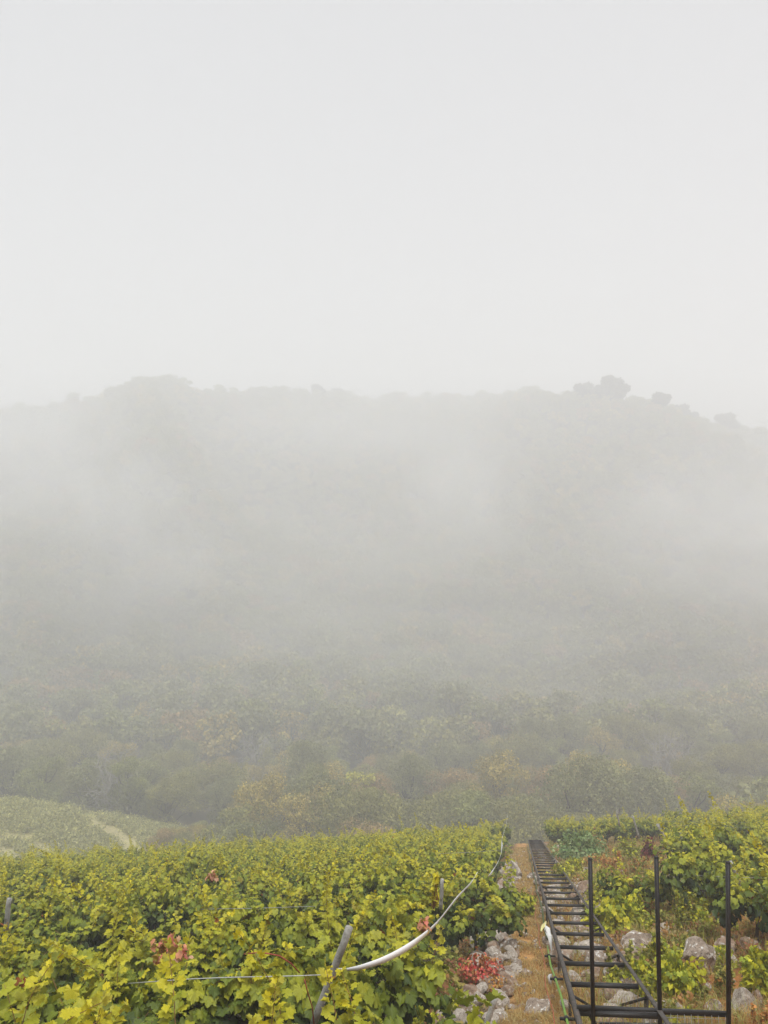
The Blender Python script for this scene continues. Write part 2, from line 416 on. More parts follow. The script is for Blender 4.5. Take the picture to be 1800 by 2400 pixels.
ORD += ['twenty-' + o for o in ORD[:9]] + ['thirtieth'] + ['thirty-' + o for o in ORD[:9]] + ['fortieth'] + ['forty-' + o for o in ORD[:9]]
def plant_tree(x, y, k, s, rz, label, group, name='broadleaf_tree', cm=None, km=None):
    t = empty(name, (x, y, float(H(x, y)) - .2), rz); t.scale = (s, s, s * random.uniform(.9, 1.1))
    tag(t, label, 'tree', group)
    link('trunk', km or trunk_m[k], t); link('crown', cm or tree_m[k], t)
    return t
taken = []
for i in range(34):
    y1 = random.uniform(84, 122); u_ = (random.uniform(250, 520) - 900) / F; xx = u_ * y1
    if math.exp(-(((xx + 62) / 31) ** 2) ** 3 - (((y1 - 108) / 25) ** 2) ** 2) > .35: continue
    plant_tree(xx, y1, random.choice([0, 3, 4, 1]), random.uniform(.28, .5), random.uniform(0, 6), '%s low scrub bush from the right edge of the knoll field' % ORD[i], 'scrub bushes beside the knoll field', 'scrub_bush')
def knoll_clear(x, y): return ((x + 62) / 26) ** 2 + ((y - 106) / 23) ** 2 < 1.0 or (x < -30 and 60 < y < 96)
ranks = [(94, 0), (102, 0), (111, 0), (121, 0), (133, 0), (147, 0), (163, 0), (178, 0)]
RN = ['front', 'second', 'third', 'fourth', 'fifth', 'sixth', 'seventh', 'eighth']
for ri, (yy, o) in enumerate(ranks):
    n_in = 0
    xs = []
    xx = -.52 * yy
    while xx < .53 * yy:
        xx += random.uniform(6.5, 9.5)
        xs.append(xx)
    for xx in xs:
        y1 = yy + random.uniform(-4, 4)
        if ((xx + 54) / 32) ** 2 + ((y1 - 106) / 27) ** 2 < 1 or (900 + F * xx / y1 < 500 and y1 < 124): continue
        k = random.choice([0, 0, 1, 2, 2, 3, 4, 5]); s = random.choice([.7, .85, .95, 1.05, 1.2]) * random.uniform(.92, 1.08) * ((.95, 1.1, 1.15)[ri] if ri < 3 else 1)
        plant_tree(xx, y1, k, s, random.uniform(0, 6), '%s tree, %s from the left in the %s rank of the misty wood' % (KINDS_[k][3], ORD[n_in], RN[ri]),
                   'trees in the near ranks of the misty wood')
        taken.append((xx, y1)); n_in += 1
g = ground_hit(848, 1820)
yt = at(848, 1800, 128)
plant_tree(yt.x, 128, 0, 1.05, 1.0, 'yellow-leaved tree standing out in the misty wood', None, 'yellow_tree', yel_c, yel_k)
for i, (px, Y0, lab) in enumerate([(1560, 150, 'bare pale dead tree left of another in the mist at right'), (1585, 146, 'bare pale dead tree right of another in the mist at right'), (250, 132, 'bare pale tree at the wood edge beyond the field'), (600, 175, 'bare pale snag up in the misty wood at left')]):
    fo, tr = make_tree(400 + i, 13, 3.6, np.array((.2, .19, .15)), 10, False, .3, True)
    t = empty('dead_tree', (0, 0, 0)); p = at(px, 0, Y0); t.location = (p.x, Y0, float(H(p.x, Y0))); t.rotation_euler = (0, 0, i)
    tag(t, lab, 'dead tree'); link('trunk', mesh_np('dead_trunk', *tr, None, M['paleb']), t); link('crown', mesh_np('dead_twigs', *fo, M['tree']), t)
# the wood behind, one mass over the whole hill
rg = np.random.default_rng(5)
pts = []
yy = 192.0
while yy < 805:
    st = 8.2
    xs = np.arange(-.6 * yy - 15, .6 * yy + 15, st)
    xs = xs + rg.uniform(-2.6, 2.6, len(xs)); pts.append(np.stack([xs, yy + rg.uniform(-2.5, 2.5, len(xs))], 1)); yy += st * .95
for yy in np.arange(92, 183, 8.):                                       # flanks outside the frame
    for sgn in (-1, 1):
        xs = sgn * (np.arange(.54 * yy, .54 * yy + 45, 8.) + 2); pts.append(np.stack([xs, yy + rg.uniform(-2.5, 2.5, len(xs))], 1))
pts = np.concatenate(pts); pts = pts[(np.abs(pts[:, 0]) < 485)]
pts = pts[~((((pts[:, 0] + 56) / 32) ** 2 + ((pts[:, 1] - 106) / 30) ** 2 < 1))]
ids = rg.choice([0, 0, 1, 2, 2, 3, 4, 5], len(pts))
wood = scatter('woodland', np.column_stack([pts, H(pts[:, 0], pts[:, 1]) - .3]),
               np.column_stack([rg.uniform(-.05, .05, (len(pts), 2)), rg.uniform(0, 6.28, len(pts))]),
               np.where(pts[:, 1] > 640, rg.uniform(.45, 1.25, len(pts)), rg.uniform(.7, 1.35, len(pts))), ids, full_m)
tag(wood, 'dense wood covering the far hill, fading into fog', 'woodland', kind='stuff')
# crowns that stand out on the skyline
def crest_point(px):
    u = (px - 900) / F; ys = np.arange(480, 800, 2.); a_ = H(u * ys, ys) / ys; i = int(np.argmax(a_)); return u * ys[i], ys[i]
sky_trees = [(298, 1.2, 0, 'rounded tree at the left foot of the wooded knob on the skyline'), (322, 1.5, 2, 'tall rounded tree on the left shoulder of the skyline knob'),
             (345, 1.5, 0, 'broad crown left of the middle of the skyline knob'), (372, 1.45, 5, 'pointed crown in the middle of the skyline knob'), (400, 1.55, 2, 'highest broad crown of the knob on the skyline'),
             (424, 1.5, 0, 'rounded crown on the right shoulder of the skyline knob'), (446, 1.35, 4, 'lowest crown at the right foot of the skyline knob')]
for px, s, k, lab in sky_trees:
    x_, y_ = crest_point(px); plant_tree(x_, y_, k, s * .72, px, lab, None)
for px, s, lab in [(1372, 1.0, 'narrow pine just left of the big skyline pine'), (1412, 1.0, 'pine touching the left side of the big skyline pine'), (1436, 1.35, 'biggest broad-topped pine on the right skyline'),
                   (1545, .95, 'pine below and right of the big skyline pine'), (1562, .7, 'small bush-like pine beside the middle skyline pine'), (1598, .95, 'left pine of the close pair on the falling skyline'), (1622, .8, 'right pine of the close pair on the falling skyline'),
                   (1705, 1.15, 'lone flat-topped pine near the right edge of the skyline'),
                   (745, .85, 'small pine left of centre on the skyline'), (795, .9, 'small pine nearest the centre of the skyline'), (172, .7, 'small pine on the low left part of the skyline')]:
    x_, y_ = crest_point(px); plant_tree(x_, y_, 0, s * 1.2, px, lab, None, 'pine_tree', pine_c, pine_k)
# crop on the knoll
pts = []
for r_ in np.arange(-30, 34, 1.7):
    for s_ in np.arange(-30, 30, .8):
        xx = -62 + s_ * 1.0 + r_ * .15; yq = 108 + r_ + s_ * .12
        kq = math.exp(-(((xx + 62) / 31 + .08 * math.sin(yq * .5)) ** 2) ** 3 - (((yq - 108) / 25) ** 2) ** 2)
        bq = float(bands(xx, yq))
        if kq > .3 and bq < .45 and rg.uniform() < .8: pts.append((xx + rg.uniform(-.3, .3), yq + rg.uniform(-.35, .35)))
pts = np.array(pts)
low = []
for i in range(3):
    k = 260; P = rg.normal(size=(k, 3)) * np.array([.5, .5, .22]) + np.array([0, 0, .4])
    low.append(mesh_np('low_crop_%d' % i, *quad_leaves(P, rg.uniform(.12, .3, k), np.tile((.5, .47, .19), (k, 1)) * rg.uniform(.6, 1.4, (k, 1)), None, rg), M['tree']))
tag(scatter('knoll_vineyard', np.column_stack([pts, H(pts[:, 0], pts[:, 1])]), np.column_stack([np.zeros((len(pts), 2)), rg.uniform(0, 6, len(pts))]),
            rg.uniform(.8, 1.5, len(pts)), rg.integers(0, 3, len(pts)), low), 'pale green vineyard rows on the knoll beyond at left', 'vineyard', kind='stuff')

# ------------------------------------------------------------------ vine leaves
def outline(hq):
    half = [(178, .1), (150, .44), (125, .42), (105, .50), (78, .42), (50, .55), (27, .46)]
    if hq:
        half = [(176, .07), (163, .34), (150, .45), (138, .42), (126, .39), (114, .50), (104, .54), (94, .48), (86, .44), (77, .40),
                (67, .47), (58, .52), (49, .59), (41, .50), (33, .50), (25, .45), (15, .54), (8, .56)]
    pts = [(a_, r_) for a_, r_ in half] + [(0, .66)] + [(-a_, r_) for a_, r_ in reversed(half)]
    return pts
def leaf_template(hq, kind=0):
    rg = np.random.default_rng(50 + kind)
    P = [(0, 0, 0)]
    for a_, r_ in outline(hq):
        t = math.radians(a_); r_ = r_ * rg.uniform(.92, 1.08)
        x_, y_ = math.sin(t) * r_, math.cos(t) * r_ 
        z_ = -.42 * r_ * r_ + .16 * abs(x_) + .05 * rg.normal() * (r_ > .4)
        if kind == 2: z_ = .9 * abs(x_) ** 1.3 - .3 * r_ * r_          # folded
        if kind == 3: z_ = -1.0 * abs(x_) ** 1.3 - .5 * r_ * r_        # drooping
        P.append((x_ * (1 if kind < 2 else .8), y_ + .05, z_))
    n_ = len(P); T = [(0, i, i + 1) for i in range(1, n_ - 1)]
    # drop face crossing the notch
    P = np.array(P); P[:, 1] -= P[0, 1]
    return P * 1.0, np.array(T)
HQ = [leaf_template(True, k) for k in range(4)]
LQ = [leaf_template(False, k) for k in range(4)]
LOWT = [(np.array([(0, -.35, 0), (.42, -.1, -.08), (0, .5, -.15), (-.42, -.1, -.08)]), np.array([(0, 1, 2), (0, 2, 3)]))]
def frames(tip, nrm):
    t = tip / (np.linalg.norm(tip, axis=1)[:, None] + 1e-9)
    s = np.cross(t, nrm); s /= np.linalg.norm(s, axis=1)[:, None] + 1e-9
    n_ = np.cross(s, t)
    return np.stack([s, t, n_], 2)          # columns
def leaves_mesh(L, tmpl, sel=None):
    if sel is not None: L = {k: v[sel] for k, v in L.items()}
    Rm = frames(L['t'], L['n']); out = []
    kinds = L['k'] % len(tmpl)
    for k, (P, T) in enumerate(tmpl):
        q = kinds == k
        if not q.any(): continue
        V = np.einsum('nij,mj->nmi', Rm[q], P) * L['s'][q][:, None, None] + L['p'][q][:, None, :]
        nn = q.sum(); off = (np.arange(nn) * len(P))[:, None, None]
        TT = (T[None] + off).reshape(-1, 3)
        cc = np.repeat(L['c'][q], len(P), axis=0)
        out.append((V.reshape(-1, 3), TT, cc))
    return cat_np(out)
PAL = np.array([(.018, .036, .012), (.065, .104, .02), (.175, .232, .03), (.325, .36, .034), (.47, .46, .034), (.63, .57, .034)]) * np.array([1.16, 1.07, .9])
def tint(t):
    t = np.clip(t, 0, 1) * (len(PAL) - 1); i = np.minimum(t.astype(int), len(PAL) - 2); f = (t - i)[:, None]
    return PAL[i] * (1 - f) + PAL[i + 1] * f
def vine_leaves(seed, width=1.55, hgt=1.45, thick=.30, ncane=10, nfill=260, big=1.0, droop=0.0, rusty=0.0, lush=0.0, nup=5):
    rg = np.random.default_rng(seed)
    P, Tt, Nn, S, K, C = [], [], [], [], [], []
    canes = []
    for i in range(ncane):
        s = rg.uniform(-.5, .5) * width; p = np.array([s, rg.normal() * .08, .62 * hgt / 1.45 + rg.uniform(-.05, .15)])
        side = rg.choice([-1, 1]); up = rg.uniform(.6, 1.2)
        dirv = np.array([rg.normal() * .35, side * rg.uniform(.05, .38), up]); dirv /= np.linalg.norm(dirv)
        ln = rg.uniform(.55, 1.15) * hgt / 1.45; st = .062; k = int(ln / st)
        grav = rg.uniform(.0, .12) + droop * .1; pts = [p.copy()]
        for j in range(k):
            f = j / k
            dirv = dirv + np.array([rg.normal() * .07, rg.normal() * .07, -grav * (1.6 - f)]); dirv /= np.linalg.norm(dirv)
            p = p + dirv * st; pts.append(p.copy())
            if p[2] < .25: break
            sd = np.cross(dirv, [0, 0, 1]); sd = sd / (np.linalg.norm(sd) + 1e-6) * (1 if j % 2 else -1)
            a_ = rg.uniform(-.6, .6); out_ = np.array([0, 1.0 if p[1] > 0 else -1.0, 0]) * (.5 + abs(p[1]))
            lp = p + sd * rg.uniform(.03, .08) * (1.2 - f) + rg.normal(size=3) * .015
            tip = sd * .8 + out_ * .5 + np.array([a_, 0, -.5 - rg.uniform(0, .6) * (1 - f) + f * .6])
            nn = np.array([0, 0, 1.0 - .3 * droop]) + out_ * .8 + sd * .4 + rg.normal(size=3) * .35
            sz = (.165 * (1 - f) ** .6 * .75 + .045) * rg.uniform(.75, 1.2) * big
            nn = nn + np.array([0, 0, .4]); P.append(lp); Tt.append(tip); Nn.append(nn); S.append(sz); K.append(rg.choice([0, 0, 1, 2, 3]))
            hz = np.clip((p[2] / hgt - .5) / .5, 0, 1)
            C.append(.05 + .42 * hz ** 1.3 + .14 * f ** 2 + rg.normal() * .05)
        canes.append(np.array(pts))
    for i in range(nup):                                   # young shoots standing above the hedge
        s = rg.uniform(-.5, .5) * width; p = np.array([s, rg.normal() * .1, .85 * hgt / 1.45])
        dirv = np.array([rg.normal() * .22, rg.normal() * .16, 1.0]); dirv /= np.linalg.norm(dirv)
        top = hgt * rg.uniform(.95, 1.42); st = .024; pts = [p.copy()]; bend = rg.normal(size=3) * .02
        L0 = (top - p[2]); k = max(6, int(L0 / st))
        for j in range(k):
            f = j / k
            dirv = dirv + rg.normal(size=3) * .05 + bend; dirv /= np.linalg.norm(dirv); p = p + dirv * st; pts.append(p.copy())
            az = j * 2.4 + rg.uniform(-.4, .4); sd = np.array([math.cos(az), math.sin(az), 0])
            rr = .11 * (1 - f) + .012
            P.append(p + sd * rr * rg.uniform(.6, 1.2)); Tt.append(sd * .7 + np.array([0, 0, -.35 + .9 * f])); Nn.append(np.array([0, 0, .7]) + sd * .9 + rg.normal(size=3) * .3)
            S.append(((.085 * (1 - f) ** .7) + .04) * rg.uniform(.8, 1.2) * big); K.append(rg.choice([0, 0, 1, 2]))
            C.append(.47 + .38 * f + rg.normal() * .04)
        canes.append(np.array(pts))
    nb = 10                                                 # the body: clumps of old leaves hanging like shingles, gaps between them
    bl = [(np.array([(i + .5) / nb * width - width / 2 + rg.normal() * .07, rg.normal() * thick * .45, (.5 + .52 * rg.uniform() ** .7) * hgt / 1.38]), rg.uniform(.17, .3)) for i in range(nb)]
    bl += [(np.array([rg.uniform(-.45, .45) * width, rg.normal() * .1, rg.uniform(.4, .7)]), rg.uniform(.18, .26)) for _ in range(3)]
    bt = rg.normal(size=len(bl)) * .075 + rg.normal() * .04
    for i in range(nfill):
        c0, r0 = bl[i % len(bl)]
        v = rg.normal(size=3); v[2] = v[2] * .9 + .25; v /= np.linalg.norm(v)
        rr = r0 * rg.uniform(.8, 1.08); pp = c0 + v * rr * np.array([1, 1, 1.1])
        out_ = np.array([v[0] * .6, v[1] + .4 * np.sign(pp[1]), 0])
        P.append(pp); Tt.append(out_ * .55 + np.array([rg.normal() * .3, 0, -.75 + .5 * max(v[2], 0)]))
        Nn.append(v + out_ * .4 + np.array([0, 0, .55]) + rg.normal(size=3) * .2); S.append(rg.uniform(.095, .165) * big); K.append(rg.choice([0, 1, 1, 3, 2]))
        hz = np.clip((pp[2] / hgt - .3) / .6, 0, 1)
        C.append(-.02 + .45 * hz ** 1.2 + .2 * v[2] + bt[i % len(bl)] + rg.normal() * .04)  # v[2] term paints shade into the tint: clump undersides darker, tops lighter
    L = dict(p=np.array(P), t=np.array(Tt), n=np.array(Nn), s=np.array(S), k=np.array(K))
    tt = np.array(C) + lush
    c = tint(tt); q = rg.uniform(size=len(tt))
    c = c * rg.uniform(.88, 1.12, (len(c), 1))
    grey = q < .03; c[grey] = c[grey] * .5 + np.array([.16, .19, .07]) * .6
    rust = q > 1 - .003 - rusty; c[rust] = np.array([.3, .1, .03]) * rg.uniform(.5, 1.2, (rust.sum(), 1))
    yel = (q > .988 - rusty) & ~rust; c[yel] = np.array([.4, .33, .03]) * rg.uniform(.7, 1.1, (yel.sum(), 1))
    L['c'] = c
    return L, canes
def vine_wood(seed, width, canes, hgt=1.45):
    rg = np.random.default_rng(seed + 9)
    tr = [tube_np([(0, 0, -.15), (rg.normal() * .05, rg.normal() * .04, .2), (rg.normal() * .06, rg.normal() * .05, .45), (rg.normal() * .05, 0, .62)], [.035, .03, .026, .03], 7),
          tube_np([(-width * .48, 0, .66), (-width * .25, .02, .62), (0, 0, .6), (width * .25, -.02, .64), (width * .48, 0, .66)], [.01, .016, .024, .016, .01], 6)]
    cn = [tube_np(c[::3] if len(c) > 6 else c, np.linspace(.0055, .002, len(c[::3] if len(c) > 6 else c)), 3) for c in canes if len(c) > 1]
    return cat_np(tr)[:2], cat_np(cn)[:2]
W = 1.55
shared = []
for i in range(8):
    L, cn = vine_leaves(900 + i * 13, W, 1.38 + .05 * (i % 3), .33, 10, 400, 1.03, 0, 0, .05)
    tw, cw = vine_wood(i, W, cn)
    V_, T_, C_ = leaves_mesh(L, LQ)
    keep = np.arange(len(L['s'])) % 2 == 0; L2 = {k: v[keep] for k, v in L.items()}; L2['s'] = L2['s'] * 1.45
    V2, T2, C2 = leaves_mesh(L2, LOWT)
    shared.append((mesh_np('foliage_%d' % i, V_, T_, C_, M['leaf']), mesh_np('vine_trunk_%d' % i, *tw, None, M['bark']),
                   mesh_np('canes_%d' % i, *cw, None, M['cane']), mesh_np('far_vine_%d' % i, V2, T2, C2, M['leaf'])))
# single leaves for the nearest vines share these meshes
LB = {}
def leaf_mesh(k, ci):
    if (k, ci) not in LB:
        P, T_ = HQ[k]; c = tint(np.array([(ci + .5) / 9.]))[0] if ci < 9 else np.array([(.3, .1, .03), (.4, .33, .03), (.14, .16, .075)][ci - 9])
        LB[(k, ci)] = mesh_np('vine_leaf_%d_%d' % (k, ci), P, T_, np.tile(c, (len(P), 1)), M['leaf'])
    return LB[(k, ci)]
TC = np.array([tint(np.array([(i + .5) / 9.]))[0] for i in range(9)] + [(.3, .1, .03), (.4, .33, .03), (.14, .16, .075)])
def near_vine(seed, loc, rz, label, group, nsingle, **kw):
    L, cn = vine_leaves(seed, W, **kw)
    t = empty('grapevine', loc, rz); tag(t, label, 'grapevine', group)
    tw, cw = vine_wood(seed, W, cn)
    link('trunk', mesh_np('vine_trunk', *tw, None, M['bark']), t)
    s_ = link('shoots', mesh_np('canes', *cw, None, M['cane']), t); s_['kind'] = 'stuff'
    Rz = np.array(Matrix.Rotation(rz, 3, 'Z'))
    wp = L['p'] @ Rz.T + np.array(loc)
    dist = np.linalg.norm(wp, axis=1)
    wn = L['n'] @ Rz.T; facing = -(wn * wp).sum(1) / dist / (np.linalg.norm(wn, axis=1) + 1e-6)
    px = 900 + F * wp[:, 0] / wp[:, 1]; py = 1200 - F * wp[:, 2] / wp[:, 1]
    ok = (px > -20) & (px < 1820) & (py < 2420)
    score = np.where(ok, L['s'] / dist * (1 + .6 * (L['p'][:, 1] < 0)), -1)
    order = np.argsort(-score)[:nsingle]; order = order[score[order] > 0]
    rest = np.ones(len(dist), bool); rest[order] = False
    Rm = frames(L['t'], L['n'])
    for i in order:
        ci = int(np.argmin(((TC - L['c'][i]) ** 2).sum(1)))
        o = link('leaf', leaf_mesh(int(L['k'][i]), ci), t)
        mt = Matrix([list(Rm[i][r_]) for r_ in range(3)]).to_4x4()
        o.matrix_local = Matrix.Translation(Vector(L['p'][i])) @ mt @ Matrix.Scale(float(L['s'][i]), 4)
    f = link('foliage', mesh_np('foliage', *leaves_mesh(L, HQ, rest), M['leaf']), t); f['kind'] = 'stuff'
    return t
TILT = .12
rowsL = [5.0, 7.6, 10.4, 13.2] + [16.1 + 2.95 * i for i in range(13)]
plants = []     # (dist, side, row, order, x, y)
for ri, y0 in enumerate(rowsL):
    edge = {0: -1.35, 1: -2.0, 2: -2.5, 3: -1.15}.get(ri, -1.25 if ri < 5 else -2.0)
    # row meets the path where x = xt(y) + edge
    xe = (1.03 + .175 * y0 + edge) / (1 - .175 * TILT) - .6
    j = 0; xx = xe
    while xx > -.54 * (y0 + TILT * xx) - 1.4 - .02 * y0:
        yy = y0 + TILT * xx + random.uniform(-.12, .12)
        plants.append((math.hypot(xx, yy), 'left', ri, j, xx, yy)); j += 1; xx -= 1.28 + random.uniform(-.1, .12)
rowsR = [10.6, 13.2, 16.4, 18.6, 21.6, 24.4, 27.2, 30, 33, 36, 39, 42, 45, 48, 51]
for ri, y0 in enumerate(rowsR):
    xx = xt(y0) + 1.55; j = 0
    while xx < .57 * y0 + 1.8:
        yy = y0 - .05 * (xx - xt(y0)) + random.uniform(-.3, .3); px = 900 + F * xx / yy
        ok = px > (1745 if ri < 2 else 1440 if ri < 3 else 1625 if ri < 5 else 1590 if ri < 11 else 1290)
        if ok and random.random() < (.97 if px > 1600 or ri < 4 else .8):
            plants.append((math.hypot(xx, yy), 'right', ri, j, xx, yy)); j += 1
        xx += (1.1 if ri < 4 else 1.25) + random.uniform(-.1, .3)
plants.sort()
farp = []
cnt = 0
for dist, side, ri, j, xx, yy in plants:
    lab = '%s grapevine from the path in the %s row left of the rail track' if side == 'left' else '%s grapevine from the rail in the %s terrace row right of it'
    lab = lab % (ORD[j], ORD[ri]); grp = 'grapevines in rows on the left slope' if side == 'left' else 'grapevines on the terraces at right'
    z = float(H(xx, yy)); rz = math.atan(TILT) + random.uniform(-.06, .06) + (math.pi if random.random() < .5 else 0)
    if side == 'right': rz = -math.atan(.16) + random.uniform(-.4, .4)
    if side == 'left' and ri < 3 and dist < 12.5:
        near_vine(3000 + cnt * 7, (xx, yy, z), rz, lab, grp, 230 if ri < 2 else 110, hgt=1.6 if (ri == 0 and j > 1) else 1.36, thick=.3, ncane=10, nfill=520,
                  big=1.0, droop=.8 if (ri < 2 and j < 2) else .1, rusty=.004, lush=.05)
    elif cnt < 292:
        t = empty('grapevine', (xx, yy, z), rz); s = random.uniform(.88, 1.1)
        if side == 'right': s *= random.choice([.68, .78, .88]) if 1 < ri < 4 and 900 + F * xx / yy < 1680 else random.choice([.8, .9, 1.0])
        t.scale = (s, s * random.uniform(.9, 1.15), s * (1 + .2 * float(vnoise(xx * 1.1, yy * 2.3, 5.))) * random.uniform(.93, 1.07)); tag(t, lab, 'grapevine', grp)
        k = random.randrange(8)
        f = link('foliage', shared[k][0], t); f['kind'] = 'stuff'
        link('trunk', shared[k][1], t)
        if dist < 22: q = link('shoots', shared[k][2], t); q['kind'] = 'stuff'
    else: farp.append((xx, yy, z, rz, random.uniform(.95, 1.15))); continue
    cnt += 1
if farp:
    fp = np.array(farp)
    o = scatter('distant_grapevines', fp[:, :3], np.column_stack([np.zeros((len(fp), 2)), fp[:, 3]]), fp[:, 4], np.arange(len(fp)) % 8, [s[0] for s in shared])
    tag(o, 'farthest rows of grapevines along the brow of the slope', 'grapevines', kind='stuff')
print('vines', cnt, 'far', len(farp))

# ------------------------------------------------------------------ rail track
def track_pt(y, d=0.0, dz=0.0):
    return Vector((xt(y) + d, y, -(2.12 + .383 * y) + dz))
tdir = Vector((.175, 1, -.383)).normalized()
tside = Vector((1, 0, 0)); tside = (tside - tdir * tside.dot(tdir)).normalized(); tup = tside.cross(tdir)
track = empty('rail_track', tuple(track_pt(8))); tag(track, 'steel ladder-like rail track running straight down the slope', 'rail track')
def tpart(name, parts, m, label=None):
    V_, T_, _ = cat_np(parts); o = link(name, mesh_np(name, V_ - np.array(track.location), T_, None, m), track)
    return o
GW = .425
def tp(y, d=0, u=0): return track_pt(y) + tside * d + tup * u
for sgn in (-1, 1):
    y0, y1 = (6.2, 49.5)
    tpart('rail', [box_between(tp(y0, sgn * GW), tp(y1, sgn * GW), .05, .012, tup), box_between(tp(y0, sgn * (GW + .022), -.03), tp(y1, sgn * (GW + .022), -.03), .008, .06, tup)], M['rail'])
y = 6.78
while y < 49.3:
    jy = random.uniform(-.03, .03)
    tpart('tie', [box_between(tp(y + jy, -GW + .0255, -.012), tp(y + jy, GW - .0255, -.012), .045, .008, tup), box_between(tp(y + jy - .023, -GW + .0255, -.036), tp(y + jy - .023, GW - .0255, -.036), .008, .045, tup)], M['black'])
    y += 1.25
y = 8.9
while y < 36:
    for sgn in (-1, 1):
        a_ = tp(y, sgn * (GW + .0), -.06); gz = float(H(a_.x, a_.y)) - .15
        tpart('support_leg', [box_between(a_, (a_.x, a_.y, min(gz, a_.z - .2)), .04, .04, (0, 1, 0))], M['rail'])
        if y < 22: tpart('brace', [box_between(tp(y - .05, sgn * (GW - .02), -.06), (tp(y + .55, sgn * .15).x, y + .3, a_.z - .34), .03, .03)], M['black'])
    y += 2.5

# upright black frame standing over the track
fr = empty('stake_frame', tuple(at(1544, 2375, 8.0))); tag(fr, 'black steel frame of three tall uprights and a crossbar over the track', 'steel frame')
def fpart(name, parts, m=M['black'], parent=fr):
    V_, T_, _ = cat_np(parts); return link(name, mesh_np(name, V_ - np.array(fr.location), T_, None, m), parent)
for (x0, y0, x1, y1) in ((1383, 2013, 1391, 2440), (1538, 2009, 1548, 2440), (1706, 2021, 1708, 2440)):
    u = fpart('upright', [box_between(at(x0, y0, 8.0), at(x1, y1, 8.0), .036, .036, (0, 1, 0))])
    o = fpart('end_cap', [box_between(at(x0, y0 - 1.5, 8.0), at(x0, y0 + .4, 8.0), .04, .04, (0, 1, 0))])
    cp = o; 
fpart('crossbar', [box_between(at(1352, 2362, 8.036), at(1708, 2377, 8.036), .03, .05)])
fpart('crossbar', [box_between(at(1405, 2402, 8.1), at(1708, 2408, 8.1), .03, .045)])
fpart('end_bracket', [box_between(at(1396, 2400, 8.036), at(1374, 2366, 8.06), .03, .03)])
wires = []
for i in range(19):
    px = 1412 + i * 16; wires.append(tube_np([at(px, 2370 + i * .6, 8.02), at(px + 2, 2450, 8.02)], .0022, 4))
for k in range(4):
    py = 2379 + k * 17; wires.append(tube_np([at(1394, py, 8.015), at(1700, py + 10, 8.015)], .0022, 4))
w_ = fpart('wire_mesh', wires, M['galv']); 

# ------------------------------------------------------------------ posts, ribbon, wires
def post(a, b, r, label, m=M['wood'], name='trellis_post', band=False, grp=None):
    a = Vector(a); b = Vector(b)
    t = empty(name, tuple(b)); tag(t, label, 'post', grp)
    k = 7; P = np.array([tuple(b + (a - b) * (i / (k - 1))) for i in range(k)]) + R.normal(size=(k, 3)) * .0025
    V_, T_ = tube_np(P, np.linspace(r * 1.06, r, k) * R.uniform(.96, 1.04, k), 9)
    link('shaft', mesh_np('shaft', V_ - np.array(b), T_, None, m, smooth=False), t)
    if band:
        c = a + (b - a) * band; dd = (b - a).normalized()
        V_, T_ = tube_np([tuple(c - dd * .016), tuple(c), tuple(c + dd * .016)], [r * 1.13, r * 1.2, r * 1.13], 10)
        link('binding', mesh_np('binding', V_ - np.array(b), T_, None, M['tie']), t)
    return t
RP = 6.9
post(at(820, 2172, RP), at(735, 2400, RP + .05), .034, 'leaning grey wooden post with orange binding, where the ribbon starts', band=.50)
post(at(1163, 2334, 7.2), at(1125, 2440, 7.2), .026, 'short grey wooden post at the bottom between vines and path')
post(at(22, 2106, 11), at(14, 2180, 11), .035, 'grey wooden post half hidden in vines at the left edge')
post(at(1037, 2060, 12.6), at(1033, 2130, 12.6), .03, 'thin grey post among the vines behind the curling ribbon')
RPOST = [(1541, 1932, 1600, 2040, 27, .05, 'long leaning grey post crossing the right vines'), (1574, 2012, 1618, 2075, 21, .045, 'leaning grey post continuing below the long one'), (1592, 1948, 1606, 2000, 26, .045, 'upright grey post right of the long leaning post'),
         (1483, 1912, 1498, 1965, 34, .04, 'far leaning post behind the red-leaved bush'), (1446, 1900, 1452, 1935, 40, .04, 'farthest thin leaning post near the brow'), (1639, 2000, 1646, 2035, 20, .05, 'short thick pale post in the right vines'),
         (1711, 2019, 1745, 2090, 14, .035, 'leaning grey post right of the third black upright'), (1751, 1932, 1758, 1975, 30, .045, 'thin grey post high up near the right edge'), (1678, 1930, 1682, 1965, 33, .045, 'thin grey post below the brow at right')]
for x0, y0, x1, y1, Y0, r, lab in RPOST: post(at(x0, y0, Y0), at(x1, y1, Y0), r, lab)
def strand(name, pts, r, m, label, cat, sides=4, grp=None):
    V_, T_ = tube_np([tuple(p) for p in pts], r, sides); o = link(name, mesh_np(name, V_, T_, None, m)); tag(o, label, cat, grp); return o
c_at = at(778, 2284, RP)
strand('trellis_wire', [at(300, 2305, 7.4), at(440, 2295, 7.0), at(530, 2291, 6.75), at(620, 2289, 6.7), at(700, 2287, 6.76), c_at], .0045, M['string'], 'white string stretched from the bound post leftwards over the vines', 'wire')
for i, (x0, y0, x1, y1, ya, yb, lab) in enumerate([(470, 2131, 740, 2124, 10.35, 10.5, 'pale wire above the second dark gap in the left vines'), (1030, 2001, 1180, 1992, 19, 19.5, 'pale wire below the far end of the ribbon'),
        (1560, 1925, 1800, 1928, 30, 30, 'upper pale wire over the far right vines'), (1570, 1934, 1800, 1940, 29, 29, 'lower pale wire over the far right vines'), (1590, 2050, 1800, 2058, 16, 15, 'pale wire at the height of the third black upright')]):
    strand('trellis_wire', [at(x0, y0, ya), at((x0 + x1) / 2, (y0 + y1) / 2 + 1, (ya + yb) / 2), at(x1, y1, yb)], .0035, M['galv'], lab, 'wire')
